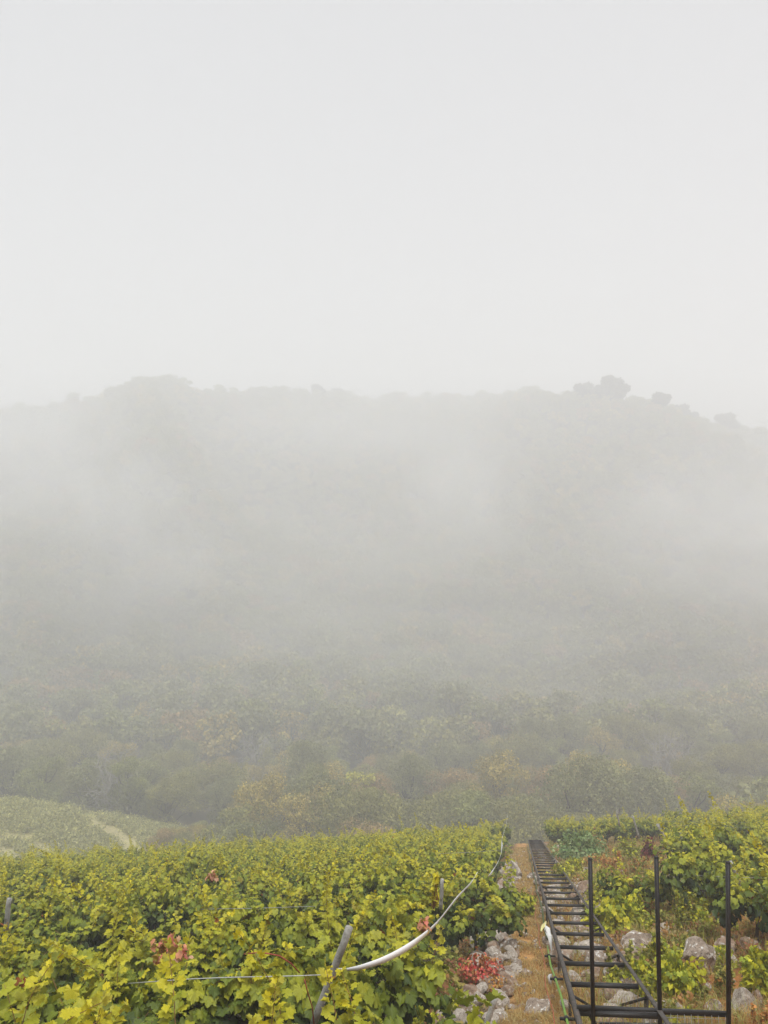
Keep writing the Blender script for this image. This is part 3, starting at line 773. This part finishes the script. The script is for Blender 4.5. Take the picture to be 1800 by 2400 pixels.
def ribbon(pts, label, name='ribbon'):
    P = []
    raw = [at(a_, b_, c_) for a_, b_, c_, _, _ in pts]
    Wd = [q[3] for q in pts]; Tw = [q[4] for q in pts]
    n_ = 8; V_, T_ = [], []
    out_ = []
    for i in range(len(raw) - 1):
        p0 = raw[max(i - 1, 0)]; p1 = raw[i]; p2 = raw[i + 1]; p3 = raw[min(i + 2, len(raw) - 1)]
        for j in range(n_ + (i == len(raw) - 2)):
            t = j / n_
            p = .5 * ((2 * p1) + (p2 - p0) * t + (2 * p0 - 5 * p1 + 4 * p2 - p3) * t * t + (3 * p1 - p0 - 3 * p2 + p3) * t ** 3)
            out_.append((p, Wd[i] * (1 - t) + Wd[i + 1] * t, Tw[i] * (1 - t) + Tw[i + 1] * t))
    for i, (p, wd, tw) in enumerate(out_):
        d_ = (out_[min(i + 1, len(out_) - 1)][0] - out_[max(i - 1, 0)][0]).normalized()
        up = Vector((0, 0, 1)); s = d_.cross(up).normalized(); u = s.cross(d_)
        ax = u * math.cos(tw) + s * math.sin(tw); nn = d_.cross(ax) * .0012
        bow = d_.cross(ax) * (wd * .04)
        for q in (p - ax * wd / 2 + nn, p + bow + nn, p + ax * wd / 2 + nn, p + ax * wd / 2 - nn, p + bow - nn, p - ax * wd / 2 - nn): V_.append(tuple(q))
    for i in range(len(out_) - 1):
        for s in range(6):
            q = (s + 1) % 6; a0, b0 = i * 6, (i + 1) * 6
            T_ += [(a0 + s, a0 + q, b0 + q), (a0 + s, b0 + q, b0 + s)]
    o = link(name, mesh_np(name, np.array(V_), np.array(T_), None, M['ribbon'], smooth=False)); tag(o, label, 'ribbon'); return o
ribbon([(793, 2271, 6.9, .015, .1), (815, 2272, 6.88, .03, .3), (850, 2266, 6.85, .05, .15), (905, 2247, 6.95, .062, 0), (960, 2217, 7.3, .06, -.1), (1005, 2182, 7.9, .052, .2),
        (1030, 2156, 8.5, .045, .4), (1052, 2128, 9.3, .045, .3), (1072, 2103, 10.2, .045, .2), (1090, 2084, 11.2, .05, .4), (1105, 2068, 12.6, .06, .3), (1119, 2044, 14.0, .025, .8)],
       'long white plastic ribbon sagging from the bound post down along the vines')
ribbon([(1144, 2054, 15.2, .03, .6), (1152, 2046, 15.8, .08, .1), (1165, 2024, 17.5, .07, .6), (1174, 2002, 20, .08, .2), (1176, 1984, 23, .09, .5), (1176, 1968, 26, .1, .1), (1181, 1950, 30, .1, .4), (1186, 1934, 35, .1, .2), (1189, 1912, 38, .1, 0)],
       'far piece of white ribbon curling up along the row ends beside the path')

# hose and cords left of the track
hose_pts = [(7.4, -.50, -.18), (8.2, -.52, -.14), (9, -.53, -.1), (10, -.55, -.12), (11, -.57, -.16), (12, -.56, -.2), (13, -.55, -.22)]
hs_ = empty('green_hose', tuple(tp(10, -.55, -.1))); tag(hs_, 'bright green hose held by black clamps beside the left rail', 'hose')
V_, T_ = tube_np([tuple(tp(*p)) for p in hose_pts], .015, 8); link('hose', mesh_np('hose', V_ - np.array(hs_.location), T_, None, M['hose'], smooth=True), hs_)
for i in (1, 3, 5):
    p = tp(*hose_pts[i]); V_, T_ = tube_np([tuple(p - tdir * .03), tuple(p + tdir * .03)], .03, 8); V3, T3 = box_between(p - tside * .07, p + tside * .1, .03, .02)
    V_, T_, _ = cat_np([(V_, T_), (V3, T3)]); link('clamp', mesh_np('clamp', V_ - np.array(hs_.location), T_, None, M['black']), hs_)
strand('dark_hose', [tp(y_, -.53 - .02 * math.sin(y_), -.12 + .03 * math.sin(y_ * 1.7)) for y_ in np.arange(13, 49, 1.)], .016, M['hosedark'], 'thin dark green hose following the left rail into the distance', 'hose', 6)
strand('tracer_cord', [tp(y_, -.66 - .02 * math.sin(y_ * 2), -.22 + .03 * math.sin(y_)) for y_ in np.arange(7.4, 22, .7)], .005, M['redline'], 'thin red cord running beside the green hose', 'cord')
# crumpled white plastic tied to the rail
def crumple(pts, wd, m, label, cat):
    rg = np.random.default_rng(len(label)); V_, T_ = [], []
    k = len(pts)
    for i, p in enumerate(pts):
        for j in range(6):
            t = 2 * math.pi * j / 6; r_ = wd[i] * rg.uniform(.5, 1.2)
            V_.append((p[0] + math.cos(t) * r_, p[1] + math.sin(t) * r_ * .7, p[2] + rg.normal() * .02))
    for i in range(k - 1):
        for j in range(6):
            q = (j + 1) % 6; T_ += [(i*6+j, i*6+q, i*6+6+q), (i*6+j, i*6+6+q, i*6+6+j)]
    for j in range(1, 5): T_ += [(0, j + 1, j), (k*6-6, k*6-6+j, k*6-6+j+1)]
    o = link('plastic_wrap', mesh_np('plastic_wrap', np.array(V_), np.array(T_), None, m)); tag(o, label, cat); return o
crumple([at(1276, 2168, 13.2), at(1283, 2180, 13.1), at(1288, 2195, 13), at(1291, 2215, 12.9), at(1294, 2240, 12.8)], [.02, .035, .05, .035, .015], M['plastic'], 'crumpled white plastic hanging from the left rail by the hose end', 'plastic wrap')
crumple([at(1280, 2163, 13.2), at(1273, 2172, 13.15), at(1268, 2183, 13.1)], [.02, .035, .03], M['yplastic'], 'pale yellow plastic scrap tied above the white plastic', 'plastic scrap')
crumple([at(1288, 2290, 10.6), at(1290, 2305, 10.6)], [.04, .03], M['plastic'], 'small white plastic scrap lying lower down the path by the hose', 'plastic scrap')

# ------------------------------------------------------------------ stones
def stone_mesh(seed, sub=3, m=None, blocky=.4):
    bm = bmesh.new(); bmesh.ops.create_icosphere(bm, subdivisions=sub, radius=.5)
    o = Vector((seed * 3.7, seed * 1.3, seed * 2.1))
    planes = []
    rg = random.Random(seed)
    for i in range(14):
        v = Vector((rg.gauss(0, 1), rg.gauss(0, 1), rg.gauss(0, 1))).normalized(); planes.append((v, rg.uniform(.27, .43)))
    for v in bm.verts:
        p = v.co.copy()
        for nn, dd in planes:
            e = p.dot(nn) - dd
            if e > 0: p -= nn * e * .95
        p += v.co.normalized() * (.07 * mnoise.noise(v.co * 3 + o) + .035 * mnoise.noise(v.co * 8 + o))
        v.co = p
    me = bpy.data.meshes.new('stone_%d' % seed); bm.to_mesh(me); bm.free()
    me.materials.append(m); return me
ST = [stone_mesh(i, 2, M[('stone', 'stone2', 'stone3')[i % 3]]) for i in range(12)]
BIG = [stone_mesh(40 + i, 4, M[('stone', 'stone2', 'stone3')[i % 3]]) for i in range(9)]
def put(o, p, sx, sy, sz, sink=.38, rz=None):
    o.location = (p[0], p[1], p[2] + sz * (.5 - sink)); o.scale = (sx, sy, sz)
    o.rotation_euler = (random.uniform(-.3, .3), random.uniform(-.3, .3), random.uniform(0, 6.28) if rz is None else rz)
def boulder(px, py, wpx, hpx, bi, label, name='boulder'):
    p = ground_hit(px, py + hpx * .45); w_ = wpx * p.y / F * 1.12; h_ = hpx * p.y / F * 1.15
    o = link(name, BIG[bi]); put(o, p, w_, w_ * .8, max(h_ * 1.15, .45 * w_), .3, 0.3 * bi); tag(o, label, 'boulder'); return o
boulder(1497, 2212, 88, 55, 0, 'lichen-spotted boulder between the track and second black upright')
boulder(1640, 2240, 100, 80, 3, 'largest boulder, with white lichen patches, between the right two uprights')
boulder(1700, 2225, 60, 60, 1, 'brown boulder touching the big lichened boulder on its right')
boulder(1742, 2350, 62, 75, 2, 'tall pale tan boulder at the bottom right, right of third upright')
boulder(1775, 2340, 40, 50, 4, 'small brown stone leaning on the tall pale tan boulder')
boulder(1594, 2372, 48, 36, 5, 'pale stone just right of the second black upright')
boulder(1672, 2362, 55, 42, 6, 'tan stone left of the third black upright near the bottom')
boulder(1475, 2350, 95, 34, 2, 'wide flat pale slab under the near end of the track')
boulder(1366, 2082, 66, 52, 4, 'reddish brown slab standing right of the track half way down')
boulder(1350, 2110, 40, 34, 7, 'rounded brown stone below the slab right of the track')
boulder(1207, 2040, 42, 46, 5, 'big pale boulder on the left edge of the path half way down')
boulder(1196, 2240, 34, 40, 8, 'white rounded stone on top of the heap left of the path')
boulder(1262, 2365, 78, 34, 3, 'wide flat step stone crossing the near path')
boulder(1412, 2130, 40, 34, 0, 'brown boulder in the bushes right of the first black upright', 'boulder')
boulder(1555, 2180, 46, 36, 2, 'pale boulder just right of the second upright, above the largest boulder', 'boulder')
boulder(1452, 2050, 34, 24, 5, 'small pale boulder on the lower edge of the orange bank', 'boulder')
boulder(1575, 2060, 36, 24, 8, 'pale boulder right of the second upright high on the slope', 'boulder')
boulder(1760, 2215, 50, 34, 7, 'brown boulder under the vines right of the third upright', 'boulder')
boulder(1205, 1945, 26, 20, 2, 'pale stone at the far end of the path', 'boulder')
boulder(1440, 2395, 60, 30, 6, 'pale stone under the crossbar at the bottom of the track')
# dry stone edge of the path
wall = empty('dry_stone_wall', tuple(ground_hit(1200, 2300))); tag(wall, 'low dry stone edging of rough stones left of the path', 'stone wall')
def child_stone(par, x, y, s, flat=.75, lift=0):
    o = link('stone', random.choice(ST), par); z = float(H(x, y)) + lift
    base = Vector(par.location) if par.type == 'EMPTY' else Vector((0, 0, 0))
    put(o, (x - base.x, y - base.y, z - base.z), s * random.uniform(.85, 1.3), s * random.uniform(.8, 1.1), s * flat * random.uniform(.8, 1.2)); return o
nst = 0
y = 8.6
while y < 48 and nst < 210:
    s = random.uniform(.15, .4) * (1 if y < 22 else 1.25)
    for rr in range(3 if y < 16 else 2):
        d0 = -1.22 - .12 * math.sin(y * .9) - rr * .27
        child_stone(wall, xt(y) + d0 + random.uniform(-.08, .08), y + random.uniform(-.1, .1), s * random.uniform(.75, 1.15), lift=.05 + .1 * (rr == 1)); nst += 1
    y += s * random.uniform(.75, 1.0)
# stones of the hillside: under the track, on the path, in the terrace walls at right
nst = 0
y = 8.5
while y < 48:
    for k in range(3):
        dd = random.uniform(-.5, .75); child_stone(ground, xt(y) + dd, y + random.uniform(-.2, .2), random.uniform(.2, .5), .62, .07); nst += 1
    y += .62 if y < 24 else 1.1
for ri in range(2, 14):                       # terrace faces
    k = 0; xx_ = 1.3
    while xx_ < 7.5 and nst < 292:
        y_ = ri * 4.2 + 4.2 * .92
        X_ = xt(y_) + xx_; y2 = (ri + .95) * 4.2 - .25 * X_
        if y2 > 8 and abs(X_ / y2) < .53:
            child_stone(ground, xt(y2) + xx_, y2 + random.uniform(-.15, .1), random.uniform(.25, .6), .8, -.05); nst += 1
        xx_ += random.uniform(.45, 1.1)
pv, pt_ = [], []
gravel = []
for i in range(1600):
    y_ = 8 + 34 * random.random() ** 1.5; dd = random.choice([random.uniform(-1.5, .9), random.uniform(-1.5, .9), random.uniform(.9, 6)])
    x_ = xt(y_) + dd; s = random.uniform(.03, .11); a_ = np.array([v.co[:] for v in ST[i % 12].vertices]) * s if False else None
    v8 = (np.array([(1, 0, 0), (-1, 0, 0), (0, 1, 0), (0, -1, 0), (0, 0, 1), (0, 0, -.6)]) + R.normal(size=(6, 3)) * .2) * s * np.array([1, .9, .7])
    t8 = np.array([(0, 2, 4), (2, 1, 4), (1, 3, 4), (3, 0, 4), (2, 0, 5), (1, 2, 5), (3, 1, 5), (0, 3, 5)])
    gravel.append((v8 + np.array([x_, y_, float(H(x_, y_))]), t8))
V_, T_, _ = cat_np(gravel); tag(link('loose_rubble', mesh_np('loose_rubble', V_, T_, None, M['stone'])), 'small loose rubble scattered over path and terraces', 'rubble', kind='stuff')

# ------------------------------------------------------------------ dry grass, weeds
def blades(name, n_, posf, hgt, wid, colf, label, cat, lean=.6, seed=3):
    rg = np.random.default_rng(seed)
    P = posf(rg, n_); n_ = len(P); P = np.column_stack([P, H(P[:, 0], P[:, 1]) - .01])
    az = rg.uniform(0, 6.28, n_); ln = rg.uniform(.5, 1.2, n_)[:, None] * hgt
    dr = np.column_stack([np.cos(az), np.sin(az), np.zeros(n_)]); sd = np.column_stack([-np.sin(az), np.cos(az), np.zeros(n_)])
    le = (rg.uniform(.1, 1, n_) * lean)[:, None]; wd = wid * rg.uniform(.6, 1.3, n_)[:, None]
    wd = wd * np.clip(P[:, 1:2] / 11, 1, 3)
    up = np.array([0, 0, 1.0])
    mid = P + dr * ln * le * .35 + up * ln * .55; tip = P + dr * ln * le * 1.1 + up * ln * (1 - .55 * le)
    V_ = np.stack([P - sd * wd, P + sd * wd, mid - sd * wd * .8, mid + sd * wd * .8, tip], 1).reshape(-1, 3)
    k = np.arange(n_)[:, None] * 5
    T_ = np.concatenate([k + np.array([[0, 1, 3]]), k + np.array([[0, 3, 2]]), k + np.array([[2, 3, 4]])])
    C_ = np.repeat(colf(rg, n_, P), 5, axis=0)
    o = link(name, mesh_np(name, V_, T_, C_, M['grassy'])); tag(o, label, cat, kind='stuff'); return o
def pos_path(rg, n_):
    y_ = 7.5 + 38 * rg.uniform(size=n_) ** 1.8; d_ = rg.normal(-.75, .5, n_); q = vnoise(d_ * 4, y_ * 2.2, 3) > -.45
    return np.column_stack([xt(y_) + d_, y_])[q]
def col_straw(rg, n_, P):
    b_ = np.array([(.6, .34, .11), (.52, .24, .07), (.66, .46, .22), (.38, .14, .05)])[rg.integers(0, 4, n_)]
    return b_ * rg.uniform(.6, 1.2, (n_, 1))
blades('dry_grass', 60000, pos_path, .13, .0032, col_straw, 'trodden straw-coloured dry grass on the path left of the track', 'dry grass', 1.6)
def pos_right(rg, n_):
    y_ = 8 + 40 * rg.uniform(size=n_) ** 1.6; d_ = rg.uniform(-.4, 9, n_); q = vnoise(d_ * 1.6, y_ * 1.1, 6) > -.35
    x_ = xt(y_) + d_; q &= (x_ / y_ < .56)
    return np.column_stack([x_, y_])[q]
def col_or(rg, n_, P):
    b_ = np.array([(.58, .28, .09), (.5, .17, .05), (.6, .42, .16), (.3, .3, .06), (.38, .36, .07)])[rg.integers(0, 5, n_)]
    return b_ * rg.uniform(.6, 1.2, (n_, 1))
blades('orange_grass', 70000, pos_right, .3, .0038, col_or, 'orange and rusty dry grass between stones right of the track', 'dry grass', .9, 8)
def bush(name, px, py, wpx, hpx, pal, n_, lsz, label, cat='shrub', spiky=0, seed=1, leaf=True, off=0.0, yover=None):
    rg = np.random.default_rng(seed)
    p = ground_hit(px, py + hpx * .5) if yover is None else None
    if yover is not None:
        q_ = at(px, py + hpx * .5, yover); p = Vector((q_.x, yover, q_.z))
    wd = wpx * p.y / F / 2; ht = hpx * p.y / F
    v = rg.normal(size=(n_, 3)); v /= np.linalg.norm(v, axis=1)[:, None]; v[:, 2] = np.abs(v[:, 2]) * 1.0
    lump = 1 + .3 * np.sin(v[:, 0] * 6 + seed) * np.sin(v[:, 1] * 5) + .15 * np.sin(v[:, 2] * 9 + seed)
    r_ = rg.uniform(.45, 1.05, n_) ** .7 * lump
    P = np.column_stack([v[:, 0] * wd * r_, v[:, 1] * wd * .8 * r_, v[:, 2] * ht * r_])
    if spiky:
        k = rg.integers(0, spiky, n_); ax = rg.normal(size=(spiky, 2)) * .35; t = rg.uniform(size=n_); hh = rg.uniform(.7, 1.15, spiky)[k]
        P = np.column_stack([(ax[k, 0] * wd * 1.6 + rg.normal(size=n_) * wd * .16 * (1.1 - t)) * (1 + .3 * t), (ax[k, 1] * wd + rg.normal(size=n_) * wd * .16), t * ht * hh])
    pal = np.array(pal); C_ = pal[rg.integers(0, len(pal), n_)] * rg.uniform(.65, 1.25, (n_, 1))
    L = dict(p=P, t=np.column_stack([v[:, :2] * .7, -.3 + rg.normal(size=n_) * .5]), n=v + np.array([0, 0, .5]) + rg.normal(size=(n_, 3)) * .3, s=rg.uniform(.6, 1.2, n_) * lsz, k=rg.integers(0, 4, n_), c=C_)
    t_ = empty(name, tuple(p), 0); tag(t_, label, cat)
    if leaf: f = link('foliage', mesh_np('foliage', *leaves_mesh(L, LQ), M['leaf']), t_)
    else: f = link('foliage', mesh_np('foliage', *quad_leaves(P, L['s'], C_, L['n'], rg), M['leaf']), t_)
    f['kind'] = 'stuff'
    st = []
    for i in range(9):
        e = P[rg.integers(0, n_)]; st.append(tube_np([(0, 0, -.05), tuple(e * .5 + rg.normal(size=3) * .03), tuple(e)], [.008, .006, .003], 4))
    V_, T_, _ = cat_np(st); link('stems', mesh_np('stems', V_, T_, None, M['cane']), t_)['kind'] = 'stuff'
    return t_
LIME = [(.5, .49, .035), (.38, .41, .035), (.24, .29, .03), (.6, .55, .035)]
OLIVE = [(.33, .33, .07), (.24, .26, .05), (.4, .38, .08), (.4, .31, .08)]
BLUEG = [(.2, .3, .1), (.28, .38, .15), (.13, .21, .07), (.36, .44, .2)]
REDP = [(.6, .09, .08), (.66, .18, .12), (.45, .055, .05), (.6, .26, .1)]
ORP = [(.6, .28, .08), (.52, .2, .06), (.62, .4, .12)]
WINE = [(.16, .025, .03), (.22, .04, .035), (.1, .02, .02)]
bush('red_shrub', 1126, 2286, 110, 92, REDP, 1100, .05, 'bright red leafy plant left of the stone heap near the bottom', seed=2)
bush('orange_shrub', 1160, 2310, 70, 50, ORP, 420, .035, 'orange dried plant at the right foot of the red plant', seed=3)
RUST = [(.62, .28, .16), (.6, .2, .14), (.5, .3, .06), (.66, .4, .25)]
bush('withered_shoot', 398, 2222, 76, 52, RUST + [(.6, .5, .05)], 80, .055, 'withered pink and orange leaves on top of the front left vines', 'dead leaves', 0, 71, yover=5.6)
bush('yellow_shoot', 1016, 2085, 34, 70, [(.68, .6, .03), (.6, .5, .04)], 40, .1, 'yellow-leaved shoot standing up just left of the white ribbon', 'vine shoot', 2, 72, yover=9.2)
bush('withered_shoot', 992, 2160, 34, 40, RUST, 30, .07, 'small reddish withered leaves under the ribbon bend', 'dead leaves', 0, 73, yover=7.9)
bush('withered_shoot', 497, 2050, 24, 20, RUST, 26, .1, 'small orange withered leaf cluster in the far left vines', 'dead leaves', 0, 74, yover=14)
strand('bare_cane', [at(572, 2236, 6.3), at(612, 2232, 6.2), at(655, 2240, 6.2), at(682, 2258, 6.25), at(702, 2280, 6.3)], .0055, M['redcane'], 'bare reddish vine cane arching above the white string', 'vine cane', 5)
strand('bare_cane', [at(714, 2296, 6.35), at(721, 2325, 6.4), at(732, 2360, 6.45), at(736, 2400, 6.5)], .0055, M['redcane'], 'bare red vine cane hanging down left of the bound post', 'vine cane', 5)
bush('green_creeper', 1362, 1985, 120, 62, BLUEG, 1700, .15, 'blue-green leafy creeper mound right of the far track', seed=4)
bush('wine_shrub', 1521, 1993, 34, 42, WINE, 520, .1, 'dark wine-red shrub on the orange bank at upper right', seed=5)
bush('rail_vine', 1440, 2150, 120, 66, LIME, 1100, .11, 'lime vine sprawling over the right rail behind the first upright', 'vine', seed=6)
bush('rail_weed', 1320, 2045, 60, 34, LIME + OLIVE, 600, .09, 'yellow-green weed leaning on the right rail far down', 'weed', seed=7)
bush('young_vine', 1585, 2300, 130, 110, LIME, 900, .085, 'lime bush filling the gap between second and third upright', 'vine', seed=8)
bush('upright_weed', 1588, 2140, 44, 90, OLIVE + LIME, 900, .05, 'tall feathery weed standing between the second and third uprights', 'weed', 5, 9)
bush('upright_weed', 1655, 2080, 40, 90, LIME, 700, .08, 'tall yellow-green shoot left of the third black upright', 'weed', 3, 10)
bush('upright_weed', 1460, 2260, 60, 80, OLIVE, 700, .05, 'scruffy olive weed between the right rail and second upright', 'weed', 6, 11)
bush('upright_weed', 1690, 2290, 40, 80, OLIVE, 600, .05, 'olive weed in front of the big lichened boulder', 'weed', 4, 12)
bush('weed_clump', 1520, 2330, 70, 60, OLIVE + LIME, 600, .05, 'low olive clump behind the second black upright near the bottom', 'weed', 0, 13)
bush('weed_clump', 1420, 2080, 90, 60, OLIVE + LIME, 900, .07, 'olive bush right of the first black upright', 'shrub', 0, 14)
bush('weed_clump', 1780, 2290, 80, 120, LIME, 900, .09, 'green bush at the right edge above the pale boulder', 'shrub', 0, 15)
bush('weed_clump', 1310, 1960, 60, 34, OLIVE, 700, .11, 'olive scrub just past the end of the track', 'shrub', 0, 16)
bush('weed_clump', 1470, 1990, 60, 50, LIME + OLIVE, 800, .1, 'yellow-green bush left of the wine-red shrub', 'shrub', 0, 17)
bush('weed_clump', 1400, 2020, 70, 30, ORP + OLIVE, 700, .08, 'orange-tinged scrub below the blue-green creeper', 'shrub', 0, 18)
bush('weed_clump', 1490, 2070, 70, 30, ORP + OLIVE, 600, .07, 'orange-tinged scrub between first and second upright', 'shrub', 0, 19)
bush('weed_clump', 1243, 1940, 30, 30, OLIVE + LIME, 400, .12, 'small scrub at the far end of the path left of the track', 'shrub', 0, 20)
bush('weed_clump', 1230, 2120, 46, 60, LIME, 500, .1, 'lime vine shoots leaning over the path half way down', 'vine', 0, 21)

for i, (px, py, wp, hp, pal, nn, ls, lab, ct, sp) in enumerate([
    (1345, 2030, 46, 40, LIME, 500, .09, 'lime bush touching the right rail above the reddish slab', 'shrub', 0),
    (1400, 2115, 60, 50, OLIVE + LIME, 700, .07, 'olive-lime bush just right of the first upright and rail', 'shrub', 0),
    (1480, 2140, 90, 70, LIME, 1000, .09, 'bright lime vine bush above the lichen-spotted boulder', 'vine', 0),
    (1545, 2100, 80, 60, OLIVE + LIME, 900, .08, 'olive-green bush behind the middle of the second upright', 'shrub', 0),
    (1630, 2120, 90, 70, LIME, 1000, .09, 'yellow-green bush above the largest boulder', 'shrub', 0),
    (1555, 2230, 70, 70, LIME + OLIVE, 800, .07, 'lime weed bush between the lichen-spotted boulder and the largest boulder', 'shrub', 4),
    (1450, 2300, 60, 60, LIME + OLIVE, 600, .06, 'lime bush leaning over the near right rail', 'shrub', 0),
    (1500, 2290, 60, 70, LIME, 700, .075, 'yellow-lime bush at the foot of the second upright', 'shrub', 0),
    (1640, 2330, 60, 50, OLIVE, 500, .05, 'olive weeds left of the tan stone near the bottom', 'weed', 5),
    (1700, 2310, 44, 50, ORP + OLIVE, 500, .045, 'orange-olive weeds behind the third upright near the bottom', 'weed', 5),
    (1780, 2390, 60, 60, ORP, 500, .04, 'orange dry tuft in the bottom right corner', 'dry grass', 7),
    (1395, 1975, 50, 40, ORP + OLIVE, 600, .09, 'rusty scrub right of the creeper mound top', 'shrub', 0),
    (1440, 2020, 60, 36, ORP, 700, .07, 'orange scrub in the middle of the orange bank', 'shrub', 5),
    (1500, 2030, 60, 36, OLIVE + ORP, 700, .07, 'olive and orange scrub right of the middle of the orange bank', 'shrub', 5),
    (1355, 1925, 70, 34, LIME + OLIVE, 700, .12, 'yellow-green bush on the brow above the creeper mound', 'shrub', 0),
    (1290, 1942, 60, 26, OLIVE + LIME, 600, .12, 'olive-lime brow bush right of the end of the track', 'shrub', 0),
    (1420, 1925, 50, 40, LIME, 600, .12, 'lime bush on the brow above the orange bank', 'shrub', 0)]):
    bush('weed_clump' if ct != 'vine' else 'young_vine', px, py, wp, hp, pal, nn, ls, lab, ct, sp, 60 + i)

# low weeds nobody could count
rgw = np.random.default_rng(77)
tuft = []
for i, pal in enumerate([LIME, OLIVE, [(.5, .26, .09), (.4, .2, .07), (.45, .35, .12)], OLIVE, LIME, [(.4, .2, .08), (.3, .24, .07), (.3, .12, .06)]]):
    k = 130; v = rgw.normal(size=(k, 3)); v /= np.linalg.norm(v, axis=1)[:, None]; v[:, 2] = abs(v[:, 2])
    P = v * rgw.uniform(.4, 1, (k, 1)) * np.array([.5, .5, .6]); C_ = np.array(pal)[rgw.integers(0, len(pal), k)] * rgw.uniform(.6, 1.2, (k, 1))
    L = dict(p=P, t=v + rgw.normal(size=(k, 3)) * .4, n=v + np.array([0, 0, .6]), s=rgw.uniform(.09, .17, k), k=rgw.integers(0, 4, k), c=C_)
    tuft.append(mesh_np('weed_tuft_%d' % i, *leaves_mesh(L, LQ), M['leaf']))
k = 1500; y_ = 8 + 38 * rgw.uniform(size=k) ** 1.3; d_ = np.concatenate([rgw.uniform(.6, 9, 1340), rgw.uniform(-2.2, -1.5, 130), rgw.uniform(-.4, .5, 30)]); x_ = xt(y_) + d_
q = ((vnoise(x_ * 1.3, y_ * 1.1, 9.) > -.2) | (d_ < 0)) & (x_ / y_ < .56); x_, y_ = x_[q], y_[q]; k = len(x_)
tag(scatter('ground_weeds', np.column_stack([x_, y_, H(x_, y_)]), np.column_stack([np.zeros((k, 2)), rgw.uniform(0, 6.28, k)]), rgw.uniform(.2, .6, k) * np.where(np.abs(d_[q]) < .6, .5, 1), rgw.integers(0, 6, k), tuft),
    'low green and rusty weeds between the stones on both sides of the track', 'weeds', kind='stuff')

# ------------------------------------------------------------------ haze
def mist_bank(loc, size, dens, seed, label, thr=.46, nsc=2.2):
    bm = bmesh.new(); bmesh.ops.create_icosphere(bm, subdivisions=3, radius=1); me = bpy.data.meshes.new('mist_bank'); bm.to_mesh(me); bm.free()
    o = link('mist_bank', me); o.location = loc; o.scale = size
    m, n, out = nodes('mist'); pv = N(n, 'ShaderNodeVolumePrincipled'); pv.inputs['Color'].default_value = (1, 1, 1, 1); pv.inputs['Anisotropy'].default_value = .05
    tc = N(n, 'ShaderNodeTexCoord'); ln = N(n, 'ShaderNodeVectorMath', operation='LENGTH'); n.links.new(tc.outputs['Object'], ln.inputs[0])
    fo = N(n, 'ShaderNodeMapRange', interpolation_type='SMOOTHSTEP'); n.links.new(ln.outputs['Value'], fo.inputs[0])
    for i, v in ((1, 1.0), (2, .25), (3, 0.0), (4, 1.0)): fo.inputs[i].default_value = v
    mp = N(n, 'ShaderNodeMapping'); mp.inputs['Location'].default_value = (seed, seed * 2, seed * .5); mp.inputs['Scale'].default_value = (1, .8, .7); n.links.new(tc.outputs['Object'], mp.inputs[0])
    nz = noise(n, nsc, 5, .55, mp.outputs[0], 1.2)
    nr = N(n, 'ShaderNodeMapRange'); n.links.new(nz, nr.inputs[0])
    for i, v in ((1, thr - .1), (2, thr + .22), (3, 0.0), (4, dens)): nr.inputs[i].default_value = v
    mu = N(n, 'ShaderNodeMath', operation='MULTIPLY'); n.links.new(nr.outputs[0], mu.inputs[0]); n.links.new(fo.outputs[0], mu.inputs[1])
    n.links.new(mu.outputs[0], pv.inputs['Density']); n.links.new(pv.outputs[0], out.inputs['Volume']); me.materials.append(m)
    m.cycles.volume_step_rate = .8
    tag(o, label, 'mist', kind='stuff'); return o
mist_bank((-25, 420, 44), (95, 50, 24), .010, 3.3, 'torn wisps of mist below the middle of the crest', .46, 3.6)
mist_bank((-20, 285, -26), (170, 75, 38), .005, 5.9, 'thin mist drifting across the middle of the wooded hill', .48, 4.2)
mist_bank((10, 225, -46), (170, 62, 24), .006, 44.2, 'low mist lying over the valley wood', .45, 3.4)
mist_bank((-92, 290, -14), (44, 55, 46), .014, 21.4, 'upright streak of mist left of the middle of the hill', .42, 2.2)
mist_bank((34, 330, 6), (36, 50, 40), .011, 31.9, 'upright streak of mist just right of the middle of the hill', .43, 2.2)
mist_bank((152, 300, -10), (90, 75, 48), .014, 8.1, 'bright bank of mist at the right side of the hill', .42, 2.6)
mist_bank((-150, 310, 20), (80, 60, 40), .011, 12.7, 'bank of mist at the left side of the hill', .44, 3.0)
hz = bpy.data.meshes.new('haze'); bm = bmesh.new(); bmesh.ops.create_cube(bm, size=1); bm.to_mesh(hz); bm.free()
ho = link('haze', hz); ho.scale = (1080, 930, 225); ho.location = (0, 410, 45)
m, n, out = nodes('haze'); pvn = N(n, 'ShaderNodeVolumePrincipled')
pvn.inputs['Color'].default_value = (1, 1, 1, 1); pvn.inputs['Density'].default_value = .0031; pvn.inputs['Anisotropy'].default_value = .05
n.links.new(pvn.outputs[0], out.inputs['Volume']); hz.materials.append(m)
tag(ho, 'pale fog filling the valley air', None, kind='stuff')
bpy.context.view_layer.update()
print('GROUND Z', V[:, 2].min(), min(v.co.z for v in ground.data.vertices), max(v.co.z for v in ground.data.vertices))
